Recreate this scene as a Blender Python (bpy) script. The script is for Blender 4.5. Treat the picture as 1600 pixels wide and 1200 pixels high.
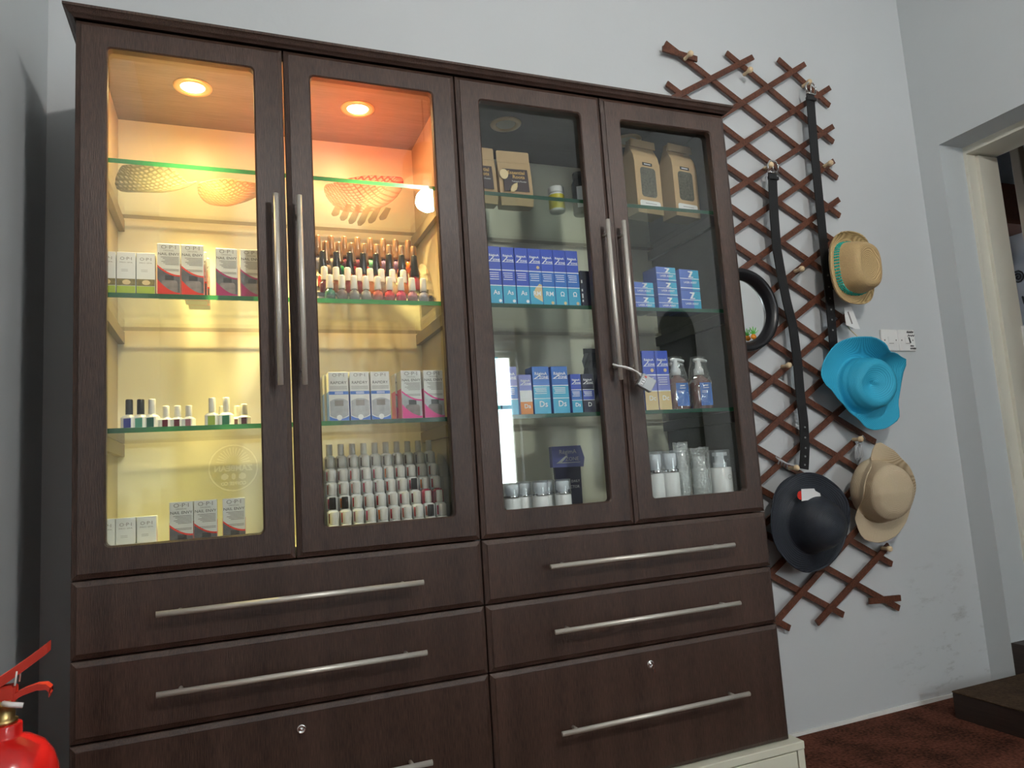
import bpy, bmesh, math, random
from math import sin, cos, pi, sqrt, radians, atan2
from mathutils import Vector, Matrix, Euler

random.seed(7)
for o in list(bpy.data.objects):
    bpy.data.objects.remove(o, do_unlink=True)
SC = bpy.context.scene
COL = SC.collection

# ------------------------------------------------------------------ camera
cam_d = bpy.data.cameras.new('camera')
cam = bpy.data.objects.new('camera', cam_d)
COL.objects.link(cam)
cam_d.sensor_fit = 'HORIZONTAL'
cam_d.sensor_width = 36.0
cam_d.lens = 1124.448 * 36.0 / 1600.0
cam_d.clip_start = 0.02
cam.matrix_world = (Matrix.Translation((0.27043, -1.56142, 0.90330))
                    @ Matrix.Rotation(-0.3820188, 4, 'Z')
                    @ Matrix.Rotation(1.692604, 4, 'X')
                    @ Matrix.Rotation(-0.0657214, 4, 'Z'))
SC.camera = cam

# ------------------------------------------------------------------ world, exposure
world = bpy.data.worlds.new('daylight')
SC.world = world
world.use_nodes = True
bg = world.node_tree.nodes['Background']
bg.inputs[0].default_value = (0.88, 0.94, 1.0, 1)
bg.inputs[1].default_value = 24.0
vs = SC.view_settings
vs.view_transform = 'Standard'
vs.look = 'None'
vs.gamma = 1.0
vs.use_curve_mapping = False
vs.exposure = 0.0
LAMP_STRENGTH = 495.0          # pendant bulb
SPOT_WATTS = 310.0              # each cabinet downlight

# ------------------------------------------------------------------ mesh helpers
class MB:
    """collects shapes, then links them as ONE mesh object"""
    def __init__(self):
        self.v = []; self.f = []; self.mi = []; self.sm = []
        self.m = 0; self.smooth = False
    def add(self, vs_, fs):
        b = len(self.v)
        self.v += [tuple(p) for p in vs_]
        for f in fs:
            self.f.append(tuple(i + b for i in f)); self.mi.append(self.m); self.sm.append(self.smooth)
        return self
    def box(self, x0, x1, y0, y1, z0, z1):
        return self.add([(x0,y0,z0),(x1,y0,z0),(x1,y1,z0),(x0,y1,z0),(x0,y0,z1),(x1,y0,z1),(x1,y1,z1),(x0,y1,z1)],
                        [(0,3,2,1),(4,5,6,7),(0,1,5,4),(1,2,6,5),(2,3,7,6),(3,0,4,7)])
    def cbox(self, x0, x1, y0, y1, z0, z1, c=0.002):
        """box with chamfered vertical and front edges"""
        pts = []
        for z, i in ((z0,c),(z0+c,0),(z1-c,0),(z1,c)):
            a0,a1,b0,b1 = x0+i,x1-i,y0+i,y1-i
            k = c
            pts.append([(a0+k,b0,z),(a1-k,b0,z),(a1,b0+k,z),(a1,b1-k,z),(a1-k,b1,z),(a0+k,b1,z),(a0,b1-k,z),(a0,b0+k,z)])
        return self.loft(pts, True, True, True)
    def loft(self, rings, closed=True, cap0=False, cap1=False):
        n = len(rings[0]); vs_ = [p for r in rings for p in r]; fs = []
        for i in range(len(rings)-1):
            for j in range(n if closed else n-1):
                k = (j+1) % n
                fs.append((i*n+j, i*n+k, (i+1)*n+k, (i+1)*n+j))
        if cap0: fs.append(tuple(range(n))[::-1])
        if cap1: fs.append(tuple((len(rings)-1)*n+j for j in range(n)))
        return self.add(vs_, fs)
    def lathe(self, prof, seg=20, c=(0,0,0), cap0=True, cap1=True, sx=1, sy=1):
        rings = [[(c[0]+r*cos(2*pi*j/seg)*sx, c[1]+r*sin(2*pi*j/seg)*sy, c[2]+z) for j in range(seg)] for r, z in prof]
        return self.loft(rings, True, cap0, cap1)
    def tube(self, pts, r, seg=8, caps=True):
        pts = [Vector(p) for p in pts]
        rings = []
        up = None
        for i, p in enumerate(pts):
            t = (pts[min(i+1,len(pts)-1)] - pts[max(i-1,0)]).normalized()
            if up is None:
                up = Vector((0,0,1)) if abs(t.z) < .9 else Vector((1,0,0))
            a = t.cross(up).normalized(); b = a.cross(t).normalized(); up = b
            rr = r[i] if isinstance(r, (list,tuple)) else r
            rings.append([tuple(p + a*rr*cos(2*pi*j/seg) + b*rr*sin(2*pi*j/seg)) for j in range(seg)])
        return self.loft(rings, True, caps, caps)
    def prism(self, poly, y0, y1):
        """polygon of (x,z) extruded from y0 to y1"""
        n = len(poly)
        vs_ = [(x,y0,z) for x,z in poly] + [(x,y1,z) for x,z in poly]
        fs = [tuple(range(n)), tuple(range(2*n-1,n-1,-1))]
        for j in range(n):
            k = (j+1) % n
            fs.append((j, n+j, n+k, k))
        return self.add(vs_, fs)
    def bar(self, a, b, w, y0, y1):
        """slat between two (x,z) points"""
        a = Vector(a); b = Vector(b); d = (b-a).normalized(); n = Vector((-d.y, d.x))*w/2
        return self.prism([tuple(a+n), tuple(a-n), tuple(b-n), tuple(b+n)], y0, y1)
    def mesh(self, name, mats, org=(0,0,0)):
        me = bpy.data.meshes.new(name)
        o = org
        me.from_pydata([(p[0]-o[0],p[1]-o[1],p[2]-o[2]) for p in self.v], [], self.f)
        for m in (mats if isinstance(mats,(list,tuple)) else [mats]):
            me.materials.append(m)
        me.polygons.foreach_set('material_index', self.mi)
        me.polygons.foreach_set('use_smooth', self.sm)
        bm = bmesh.new(); bm.from_mesh(me)
        bmesh.ops.recalc_face_normals(bm, faces=bm.faces)
        bm.to_mesh(me); bm.free()
        me.update()
        return me

def rrect(x0, x1, z0, z1, r, y, n=5):
    """ring of points of a rounded rectangle in the plane y"""
    out = []
    for cx, cz, a0 in ((x1-r,z1-r,0),(x0+r,z1-r,pi/2),(x0+r,z0+r,pi),(x1-r,z0+r,3*pi/2)):
        for i in range(n+1):
            a = a0 + pi/2*i/n
            out.append((cx+r*cos(a), y, cz+r*sin(a)))
    return out

ORG = {}
def link(name, data, parent=None):
    o = bpy.data.objects.new(name, data); COL.objects.link(o)
    if parent is not None:
        o.parent = parent
    return o
def tag(o, label=None, cat=None, group=None, kind=None):
    if label: o['label'] = label
    if cat: o['category'] = cat
    if group: o['group'] = group
    if kind: o['kind'] = kind
    return o
def thing(name, label, cat, loc=(0,0,0), rz=0.0, group=None):
    o = link(name, None); o.location = loc; o.rotation_euler = (0,0,rz); o.empty_display_size = 0.02
    return tag(o, label, cat, group)
def part(name, mb, mats, parent, org=(0,0,0), label=None):
    o = link(name, mb.mesh(name, mats, org), parent)
    if label: o['label'] = label
    return o
def single(name, mb, mats, label, cat, org, group=None):
    o = link(name, mb.mesh(name, mats, org)); o.location = org
    return tag(o, label, cat, group)
def struct(name, mb, mats):
    o = link(name, mb.mesh(name, mats)); o['kind'] = 'structure'
    return o
CACHE = {}
def inst(name, key, fn, mats, parent, loc=None, label=None):
    """part that shares mesh data with its look-alikes"""
    k = (name, key, tuple(m.name for m in mats) if isinstance(mats,(list,tuple)) else mats.name)
    if k not in CACHE:
        CACHE[k] = fn().mesh(name, mats)
    o = link(name, CACHE[k], parent)
    if loc is not None: o.location = loc
    if label: o['label'] = label
    return o

TXT = {}
def text_mesh(s, size, mat, align='CENTER', bold=0.0, squeeze=1.0):
    k = (s, size, mat.name, align, bold, squeeze)
    if k in TXT: return TXT[k]
    cu = bpy.data.curves.new('t', 'FONT'); cu.body = s; cu.size = size; cu.align_x = align; cu.align_y = 'CENTER'
    cu.resolution_u = 2; cu.offset = bold
    ob = bpy.data.objects.new('t', cu); COL.objects.link(ob)
    bpy.context.view_layer.update()
    me = bpy.data.meshes.new_from_object(ob.evaluated_get(bpy.context.evaluated_depsgraph_get()))
    bpy.data.objects.remove(ob, do_unlink=True)
    me.transform(Matrix.Diagonal((squeeze,1,1,1)))
    me.transform(Matrix.Rotation(pi/2, 4, 'X'))
    me.materials.clear(); me.materials.append(mat); me.name = 'lettering'
    TXT[k] = me
    return me
def text(s, size, mat, parent, loc, align='CENTER', bold=0.0, squeeze=1.0, rot=None, name='lettering'):
    o = link(name, text_mesh(s, size, mat, align, bold, squeeze), parent)
    o.location = loc
    if rot: o.rotation_euler = rot
    return o

# ------------------------------------------------------------------ materials
def newmat(name):
    m = bpy.data.materials.new(name); m.use_nodes = True
    nt = m.node_tree
    return m, nt, nt.nodes['Principled BSDF']
def N(nt, typ, **kw):
    n = nt.nodes.new(typ)
    for k, v in kw.items(): setattr(n, k, v)
    return n
def plain(name, col, rough=0.5, metal=0.0, spec=0.5, trans=0.0, emis=None, estr=0.0, ior=1.45, noise=0.0, nscale=40, bump=0.0, bscale=200, coat=0.0, sheen=0.0):
    m, nt, b = newmat(name)
    b.inputs['Base Color'].default_value = (*col, 1)
    b.inputs['Roughness'].default_value = rough
    b.inputs['Metallic'].default_value = metal
    b.inputs['Specular IOR Level'].default_value = spec
    b.inputs['Transmission Weight'].default_value = trans
    b.inputs['IOR'].default_value = ior
    b.inputs['Coat Weight'].default_value = coat
    b.inputs['Sheen Weight'].default_value = sheen
    if emis:
        b.inputs['Emission Color'].default_value = (*emis, 1); b.inputs['Emission Strength'].default_value = estr
    tc = N(nt, 'ShaderNodeTexCoord')
    if noise:
        nz = N(nt, 'ShaderNodeTexNoise'); nz.inputs['Scale'].default_value = nscale; nz.inputs['Detail'].default_value = 4
        nt.links.new(tc.outputs['Object'], nz.inputs['Vector'])
        mx = N(nt, 'ShaderNodeMix', data_type='RGBA'); 
        mx.inputs[6].default_value = (*[c*(1-noise) for c in col], 1); mx.inputs[7].default_value = (*[min(1,c*(1+noise)) for c in col], 1)
        nt.links.new(nz.outputs['Fac'], mx.inputs[0]); nt.links.new(mx.outputs[2], b.inputs['Base Color'])
    if bump:
        nb = N(nt, 'ShaderNodeTexNoise'); nb.inputs['Scale'].default_value = bscale; nb.inputs['Detail'].default_value = 3
        nt.links.new(tc.outputs['Object'], nb.inputs['Vector'])
        bp = N(nt, 'ShaderNodeBump'); bp.inputs['Strength'].default_value = bump; bp.inputs['Distance'].default_value = 0.002
        nt.links.new(nb.outputs['Fac'], bp.inputs['Height']); nt.links.new(bp.outputs['Normal'], b.inputs['Normal'])
    return m
def grain(name, c0, c1, stretch=(90,90,3), rough=0.4, bump=0.25, spec=0.5, big=(10,10,0.6)):
    m, nt, b = newmat(name)
    tc = N(nt, 'ShaderNodeTexCoord')
    mp = N(nt, 'ShaderNodeMapping'); mp.inputs['Scale'].default_value = stretch
    nt.links.new(tc.outputs['Object'], mp.inputs['Vector'])
    n1 = N(nt, 'ShaderNodeTexNoise'); n1.inputs['Scale'].default_value = 4; n1.inputs['Detail'].default_value = 6; n1.inputs['Roughness'].default_value = .65
    nt.links.new(mp.outputs['Vector'], n1.inputs['Vector'])
    mp2 = N(nt, 'ShaderNodeMapping'); mp2.inputs['Scale'].default_value = big
    nt.links.new(tc.outputs['Object'], mp2.inputs['Vector'])
    n2 = N(nt, 'ShaderNodeTexNoise'); n2.inputs['Scale'].default_value = 2; n2.inputs['Detail'].default_value = 3
    nt.links.new(mp2.outputs['Vector'], n2.inputs['Vector'])
    ad = N(nt, 'ShaderNodeMath', operation='MULTIPLY_ADD'); ad.inputs[1].default_value = .28
    ml = N(nt, 'ShaderNodeMath', operation='MULTIPLY'); ml.inputs[1].default_value = .75
    nt.links.new(n1.outputs['Fac'], ml.inputs[0]); nt.links.new(n2.outputs['Fac'], ad.inputs[0]); nt.links.new(ml.outputs[0], ad.inputs[2])
    cr = N(nt, 'ShaderNodeValToRGB')
    cr.color_ramp.elements[0].position = .36; cr.color_ramp.elements[0].color = (*c0,1)
    cr.color_ramp.elements[1].position = .68; cr.color_ramp.elements[1].color = (*c1,1)
    nt.links.new(ad.outputs[0], cr.inputs[0]); nt.links.new(cr.outputs[0], b.inputs['Base Color'])
    bp = N(nt, 'ShaderNodeBump'); bp.inputs['Strength'].default_value = bump; bp.inputs['Distance'].default_value = .001
    nt.links.new(n1.outputs['Fac'], bp.inputs['Height']); nt.links.new(bp.outputs['Normal'], b.inputs['Normal'])
    b.inputs['Roughness'].default_value = rough; b.inputs['Specular IOR Level'].default_value = spec
    return m
def thin_glass(name, tint=(1,1,1), refl=1.0, haze=0.0, rough=0.0, hazecol=(.9,.95,.95), bump=0, bscale=60):
    """thin sheet: see-through, mirror-like by angle (same for every ray)"""
    m = bpy.data.materials.new(name); m.use_nodes = True
    nt = m.node_tree; nt.nodes.clear()
    out = N(nt, 'ShaderNodeOutputMaterial')
    tr = N(nt, 'ShaderNodeBsdfTransparent'); tr.inputs[0].default_value = (*tint,1)
    gl = N(nt, 'ShaderNodeBsdfGlossy'); gl.inputs['Roughness'].default_value = rough; gl.inputs[0].default_value = (1,1,1,1)
    ge = N(nt, 'ShaderNodeNewGeometry')
    dp = N(nt, 'ShaderNodeVectorMath', operation='DOT_PRODUCT')
    if bump:
        tc = N(nt, 'ShaderNodeTexCoord'); vo = N(nt, 'ShaderNodeTexVoronoi'); vo.inputs['Scale'].default_value = bscale
        nt.links.new(tc.outputs['Object'], vo.inputs['Vector'])
        bp = N(nt, 'ShaderNodeBump'); bp.inputs['Strength'].default_value = bump; bp.inputs['Distance'].default_value = .004
        nt.links.new(vo.outputs['Distance'], bp.inputs['Height'])
        nt.links.new(bp.outputs['Normal'], dp.inputs[0]); nt.links.new(bp.outputs['Normal'], gl.inputs['Normal'])
    else:
        nt.links.new(ge.outputs['Normal'], dp.inputs[0])
    nt.links.new(ge.outputs['Incoming'], dp.inputs[1])
    ab = N(nt, 'ShaderNodeMath', operation='ABSOLUTE'); nt.links.new(dp.outputs['Value'], ab.inputs[0])
    om = N(nt, 'ShaderNodeMath', operation='SUBTRACT'); om.inputs[0].default_value = 1; nt.links.new(ab.outputs[0], om.inputs[1])
    pw = N(nt, 'ShaderNodeMath', operation='POWER'); pw.inputs[1].default_value = 5; nt.links.new(om.outputs[0], pw.inputs[0])
    ma = N(nt, 'ShaderNodeMath', operation='MULTIPLY_ADD'); ma.inputs[1].default_value = .95*refl; ma.inputs[2].default_value = .043*refl
    nt.links.new(pw.outputs[0], ma.inputs[0])
    mx = N(nt, 'ShaderNodeMixShader'); nt.links.new(ma.outputs[0], mx.inputs[0]); nt.links.new(tr.outputs[0], mx.inputs[1]); nt.links.new(gl.outputs[0], mx.inputs[2])
    last = mx
    if haze:
        df = N(nt, 'ShaderNodeBsdfDiffuse'); df.inputs[0].default_value = (*hazecol,1)
        m2 = N(nt, 'ShaderNodeMixShader'); m2.inputs[0].default_value = haze
        nt.links.new(mx.outputs[0], m2.inputs[1]); nt.links.new(df.outputs[0], m2.inputs[2]); last = m2
    nt.links.new(last.outputs[0], out.inputs[0])
    return m
def straw(name, c0, c1, pitch=0.004, rough=0.6, bump=0.8, noise=.25):
    """plaited braid sewn in a spiral: rings by radius plus height in the hat's own axes"""
    m, nt, b = newmat(name)
    tc = N(nt, 'ShaderNodeTexCoord'); sp = N(nt, 'ShaderNodeSeparateXYZ'); nt.links.new(tc.outputs['Object'], sp.inputs[0])
    cx = N(nt, 'ShaderNodeCombineXYZ'); nt.links.new(sp.outputs[0], cx.inputs[0]); nt.links.new(sp.outputs[1], cx.inputs[1])
    ln = N(nt, 'ShaderNodeVectorMath', operation='LENGTH'); nt.links.new(cx.outputs[0], ln.inputs[0])
    sb = N(nt, 'ShaderNodeMath', operation='SUBTRACT'); nt.links.new(ln.outputs['Value'], sb.inputs[0]); nt.links.new(sp.outputs[2], sb.inputs[1])
    ml = N(nt, 'ShaderNodeMath', operation='MULTIPLY'); ml.inputs[1].default_value = 2*pi/pitch; nt.links.new(sb.outputs[0], ml.inputs[0])
    sn = N(nt, 'ShaderNodeMath', operation='SINE'); nt.links.new(ml.outputs[0], sn.inputs[0])
    nz = N(nt, 'ShaderNodeTexNoise'); nz.inputs['Scale'].default_value = 320; nz.inputs['Detail'].default_value = 3
    nt.links.new(tc.outputs['Object'], nz.inputs['Vector'])
    m2 = N(nt, 'ShaderNodeMath', operation='MULTIPLY_ADD'); m2.inputs[1].default_value = .28; m2.inputs[2].default_value = .5; nt.links.new(sn.outputs[0], m2.inputs[0])
    m3 = N(nt, 'ShaderNodeMath', operation='MULTIPLY_ADD'); m3.inputs[1].default_value = noise*2; nt.links.new(nz.outputs['Fac'], m3.inputs[0]); 
    m4 = N(nt, 'ShaderNodeMath', operation='SUBTRACT'); m4.inputs[1].default_value = noise; nt.links.new(m2.outputs[0], m4.inputs[0]); nt.links.new(m4.outputs[0], m3.inputs[2])
    mx = N(nt, 'ShaderNodeMix', data_type='RGBA'); mx.inputs[6].default_value = (*c0,1); mx.inputs[7].default_value = (*c1,1)
    nt.links.new(m3.outputs[0], mx.inputs[0]); nt.links.new(mx.outputs[2], b.inputs['Base Color'])
    bp = N(nt, 'ShaderNodeBump'); bp.inputs['Strength'].default_value = bump; bp.inputs['Distance'].default_value = .0012
    nt.links.new(m3.outputs[0], bp.inputs['Height']); nt.links.new(bp.outputs['Normal'], b.inputs['Normal'])
    b.inputs['Roughness'].default_value = rough; b.inputs['Specular IOR Level'].default_value = .3
    return m
def wallpaint(name, col, dirt=False):
    m, nt, b = newmat(name)
    tc = N(nt, 'ShaderNodeTexCoord')
    n1 = N(nt, 'ShaderNodeTexNoise'); n1.inputs['Scale'].default_value = 1.3; n1.inputs['Detail'].default_value = 5
    nt.links.new(tc.outputs['Object'], n1.inputs['Vector'])
    mx = N(nt, 'ShaderNodeMix', data_type='RGBA'); mx.inputs[6].default_value = (*[c*.94 for c in col],1); mx.inputs[7].default_value = (*[c*1.05 for c in col],1)
    nt.links.new(n1.outputs['Fac'], mx.inputs[0])
    src = mx.outputs[2]
    if dirt:   # scuffs and specks by the floor at the corner
        ds = N(nt, 'ShaderNodeVectorMath', operation='DISTANCE'); ds.inputs[1].default_value = (2.72, .4, .16)
        nt.links.new(tc.outputs['Object'], ds.inputs[0])
        mr = N(nt, 'ShaderNodeMapRange'); mr.inputs[1].default_value = .40; mr.inputs[2].default_value = .0; mr.inputs[3].default_value = 0; mr.inputs[4].default_value = 1
        nt.links.new(ds.outputs['Value'], mr.inputs[0])
        n2 = N(nt, 'ShaderNodeTexNoise'); n2.inputs['Scale'].default_value = 17; n2.inputs['Detail'].default_value = 6; n2.inputs['Roughness'].default_value = .7
        mp = N(nt, 'ShaderNodeMapping'); mp.inputs['Scale'].default_value = (.6,1,1.6); nt.links.new(tc.outputs['Object'], mp.inputs[0]); nt.links.new(mp.outputs[0], n2.inputs['Vector'])
        cr = N(nt, 'ShaderNodeValToRGB'); cr.color_ramp.elements[0].position = .56; cr.color_ramp.elements[1].position = .85
        cr.color_ramp.elements[0].color = (0,0,0,1); cr.color_ramp.elements[1].color = (1,1,1,1); nt.links.new(n2.outputs['Fac'], cr.inputs[0])
        mu = N(nt, 'ShaderNodeMath', operation='MULTIPLY'); nt.links.new(cr.outputs[0], mu.inputs[0]); nt.links.new(mr.outputs[0], mu.inputs[1])
        mm = N(nt, 'ShaderNodeMix', data_type='RGBA'); mm.inputs[7].default_value = (.13,.12,.10,1)
        nt.links.new(mu.outputs[0], mm.inputs[0]); nt.links.new(src, mm.inputs[6]); src = mm.outputs[2]
    nt.links.new(src, b.inputs['Base Color'])
    n3 = N(nt, 'ShaderNodeTexNoise'); n3.inputs['Scale'].default_value = 14; n3.inputs['Detail'].default_value = 5
    nt.links.new(tc.outputs['Object'], n3.inputs['Vector'])
    bp = N(nt, 'ShaderNodeBump'); bp.inputs['Strength'].default_value = .12; bp.inputs['Distance'].default_value = .01
    nt.links.new(n3.outputs['Fac'], bp.inputs['Height']); nt.links.new(bp.outputs['Normal'], b.inputs['Normal'])
    b.inputs['Roughness'].default_value = .55; b.inputs['Specular IOR Level'].default_value = .3
    return m

M = {}
M['wenge'] = grain('dark_wenge_laminate', (.016,.0085,.0062), (.092,.052,.038), stretch=(150,150,9), rough=.33, bump=1.0, spec=.45)
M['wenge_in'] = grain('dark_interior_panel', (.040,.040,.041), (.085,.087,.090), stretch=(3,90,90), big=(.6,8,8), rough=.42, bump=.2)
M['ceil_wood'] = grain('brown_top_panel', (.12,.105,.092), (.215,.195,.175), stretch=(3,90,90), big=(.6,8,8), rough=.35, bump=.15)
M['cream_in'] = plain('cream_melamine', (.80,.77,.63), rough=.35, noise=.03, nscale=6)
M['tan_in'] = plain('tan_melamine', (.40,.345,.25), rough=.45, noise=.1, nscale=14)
M['batten'] = plain('beige_batten', (.26,.21,.14), rough=.5, noise=.08, nscale=30)
M['pane'] = thin_glass('door_glass', (.97,.985,.975))
M['shelf'] = thin_glass('shelf_glass', (.93,.975,.945), refl=1.0)
def glass_edge():
    m = bpy.data.materials.new('green_glass_edge'); m.use_nodes = True
    nt = m.node_tree; nt.nodes.clear()
    out = N(nt, 'ShaderNodeOutputMaterial'); tl = N(nt, 'ShaderNodeBsdfTranslucent'); tl.inputs[0].default_value = (.045,.30,.12,1)
    df = N(nt, 'ShaderNodeBsdfDiffuse'); df.inputs[0].default_value = (.03,.10,.085,1)
    gl = N(nt, 'ShaderNodeBsdfGlossy'); gl.inputs['Roughness'].default_value = .15
    a = N(nt, 'ShaderNodeMixShader'); a.inputs[0].default_value = .45; b = N(nt, 'ShaderNodeMixShader'); b.inputs[0].default_value = .06
    nt.links.new(tl.outputs[0], a.inputs[1]); nt.links.new(df.outputs[0], a.inputs[2]); nt.links.new(a.outputs[0], b.inputs[1]); nt.links.new(gl.outputs[0], b.inputs[2]); nt.links.new(b.outputs[0], out.inputs[0])
    return m
M['edge'] = glass_edge()
M['backedge'] = plain('dull_glass_back_edge', (.30,.26,.20), rough=.4)
M['steel'] = plain('brushed_steel', (.60,.57,.51), rough=.36, metal=.40, spec=.8)
M['chrome'] = plain('chrome', (.8,.8,.8), rough=.12, metal=1.0)
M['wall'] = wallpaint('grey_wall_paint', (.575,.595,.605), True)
M['wall2'] = wallpaint('grey_wall_paint_side', (.56,.59,.60))
M['wallrear'] = wallpaint('rear_wall_paint', (.50,.52,.52))
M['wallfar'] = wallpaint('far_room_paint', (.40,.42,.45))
M['ceiling'] = wallpaint('ceiling_paint', (.58,.60,.61))
M['cream'] = plain('cream_gloss_paint', (.72,.70,.60), rough=.35, noise=.04, nscale=8)
M['creambase'] = plain('cream_board', (.66,.65,.53), rough=.4, noise=.03, nscale=5)
M['trimwhite'] = plain('white_skirting', (.75,.75,.72), rough=.5, noise=.1, nscale=20)
M['stepwood'] = grain('dark_step_wood', (.015,.008,.006), (.04,.022,.015), stretch=(90,3,90), big=(8,.6,8), rough=.5, bump=.2)
def carpet(name, a, b_):
    m, nt, b = newmat(name)
    tc = N(nt, 'ShaderNodeTexCoord')
    n1 = N(nt, 'ShaderNodeTexNoise'); n1.inputs['Scale'].default_value = 110; n1.inputs['Detail'].default_value = 3
    n2 = N(nt, 'ShaderNodeTexNoise'); n2.inputs['Scale'].default_value = 9; n2.inputs['Detail'].default_value = 4
    for n in (n1,n2): nt.links.new(tc.outputs['Object'], n.inputs['Vector'])
    ad = N(nt, 'ShaderNodeMath', operation='MULTIPLY_ADD'); ad.inputs[1].default_value = .5; nt.links.new(n2.outputs['Fac'], ad.inputs[0])
    ml = N(nt, 'ShaderNodeMath', operation='MULTIPLY'); ml.inputs[1].default_value = .6; nt.links.new(n1.outputs['Fac'], ml.inputs[0]); nt.links.new(ml.outputs[0], ad.inputs[2])
    cr = N(nt, 'ShaderNodeValToRGB'); cr.color_ramp.elements[0].position = .4; cr.color_ramp.elements[0].color = (*a,1); cr.color_ramp.elements[1].position = .7; cr.color_ramp.elements[1].color = (*b_,1)
    nt.links.new(ad.outputs[0], cr.inputs[0]); nt.links.new(cr.outputs[0], b.inputs['Base Color'])
    bp = N(nt, 'ShaderNodeBump'); bp.inputs['Strength'].default_value = .8; bp.inputs['Distance'].default_value = .004
    nt.links.new(n1.outputs['Fac'], bp.inputs['Height']); nt.links.new(bp.outputs['Normal'], b.inputs['Normal'])
    b.inputs['Roughness'].default_value = .95; b.inputs['Specular IOR Level'].default_value = .1
    return m
M['carpet'] = carpet('red_brown_carpet', (.022,.008,.005), (.16,.056,.034))
M['carpet2'] = carpet('brown_step_carpet', (.035,.022,.014), (.09,.058,.036))
M['trellis'] = grain('red_brown_trellis', (.055,.017,.009), (.17,.058,.028), stretch=(30,30,30), rough=.5, bump=.2, big=(6,6,6))
M['peg'] = plain('pale_peg_wood', (.72,.55,.34), rough=.45, noise=.15, nscale=60)
M['leather'] = plain('black_leather', (.012,.012,.013), rough=.42, bump=.3, bscale=300)
M['blackframe'] = plain('black_frame', (.010,.010,.012), rough=.3)
M['mirror'] = plain('mirror_glass', (.85,.88,.88), rough=.02, metal=1.0)
M['straw'] = straw('natural_straw', (.26,.15,.06), (.78,.58,.30), .0052)
M['straw_blue'] = straw('blue_straw', (.015,.27,.45), (.06,.52,.74), .0036, bump=.5, noise=.15)
M['straw_black'] = straw('black_straw', (.003,.004,.006), (.05,.058,.075), .0062, rough=.38, bump=1.0)
M['straw_beige'] = straw('beige_straw', (.34,.25,.15), (.74,.62,.44), .0042, bump=.5, noise=.12)
M['teal'] = plain('teal_beads', (.03,.46,.38), rough=.25, noise=.5, nscale=220)
M['cord'] = plain('cream_cord', (.7,.62,.42), rough=.8)
M['greycord'] = plain('grey_cord', (.45,.46,.47), rough=.7)
M['paper'] = plain('white_paper', (.78,.78,.77), rough=.6)
M['ink'] = plain('black_ink', (.02,.02,.022), rough=.6)
M['greyink'] = plain('grey_ink', (.22,.21,.20), rough=.6)
M['whiteink'] = plain('white_ink', (.85,.87,.9), rough=.5)
M['switch'] = plain('white_switch_plastic', (.80,.80,.78), rough=.3)
M['red_paint'] = plain('red_enamel', (.62,.012,.010), rough=.22, coat=.5)
M['red_lever'] = plain('red_lever_paint', (.50,.035,.02), rough=.4, noise=.1, nscale=40)
M['brass'] = plain('brass', (.50,.38,.16), rough=.35, metal=1)
M['rubber'] = plain('black_rubber', (.012,.012,.012), rough=.6)
M['rim'] = plain('downlight_rim', (.80,.62,.36), rough=.3, metal=.6)
M['lens'] = plain('downlight_lens', (1,.9,.75), rough=.4, emis=(1.0,.80,.50), estr=14.0)
M['lensoff'] = plain('downlight_lens_off', (.75,.72,.62), rough=.3)
M['bulb'] = plain('lamp_bulb', (1,1,1), rough=.4, emis=(1.0,.97,.92), estr=LAMP_STRENGTH)
M['shade'] = plain('brown_woven_shade', (.30,.13,.05), rough=.6, noise=.3, nscale=80)
# cartons and bottles
M['card'] = plain('silver_white_card', (.66,.67,.66), rough=.4)
M['cardwhite'] = plain('white_card', (.76,.78,.79), rough=.45)
M['red'] = plain('red_print', (.68,.035,.02), rough=.4)
M['magenta'] = plain('magenta_print', (.34,.015,.12), rough=.4)
M['pink'] = plain('pink_print', (.70,.03,.26), rough=.35)
M['blueprint'] = plain('blue_print', (.04,.16,.58), rough=.4)
M['blister2'] = plain('bottle_in_blister', (.26,.23,.23), rough=.1, coat=1.0, noise=.5, nscale=90)
M['blister3'] = plain('cap_in_blister', (.06,.06,.065), rough=.15, coat=1.0, noise=.5, nscale=120)
M['window'] = plain('clear_blister', (.13,.13,.145), rough=.12, coat=1.0, noise=.6, nscale=60, bump=.6, bscale=80)
M['windowlight'] = plain('pale_blister', (.40,.42,.46), rough=.12, coat=1.0, noise=.3, nscale=70, bump=.4, bscale=90)
M['lime'] = plain('lime_print', (.38,.50,.04), rough=.4, noise=.2, nscale=90)
M['olive'] = plain('leaf_print', (.20,.16,.05), rough=.4, noise=.9, nscale=110)
M['whitebot'] = plain('white_bottle', (.78,.79,.79), rough=.25, spec=.5)
M['whitecap'] = plain('white_cap', (.72,.70,.66), rough=.35)
M['blackcap'] = plain('black_cap', (.014,.014,.015), rough=.28)
M['bronzecap'] = plain('bronze_cap', (.34,.21,.13), rough=.3, metal=.75)
M['acrylic'] = thin_glass('clear_acrylic', (.96,.96,.94), refl=1.3)
M['kraft'] = plain('kraft_paper', (.50,.34,.18), rough=.65, noise=.06, nscale=25)
M['kraftside'] = M['kraft']
M['darklabel'] = plain('dark_label', (.05,.03,.035), rough=.5)
M['gold'] = plain('gold_ink', (.70,.42,.13), rough=.45)
M['tea'] = plain('dried_tea', (.10,.095,.07), rough=.3, noise=.95, nscale=140, coat=.6, bump=1.0, bscale=140)
M['yellow'] = plain('yellow_label', (.68,.60,.03), rough=.4)
M['smoke'] = plain('dark_jar', (.02,.025,.028), rough=.15)
M['blue'] = plain('blue_carton', (.045,.095,.55), rough=.22, coat=.4)
M['midblue'] = plain('mid_blue_carton', (.04,.17,.58), rough=.22, coat=.4)
M['periwinkle'] = plain('periwinkle_carton', (.12,.20,.60), rough=.22, coat=.3)
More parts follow.
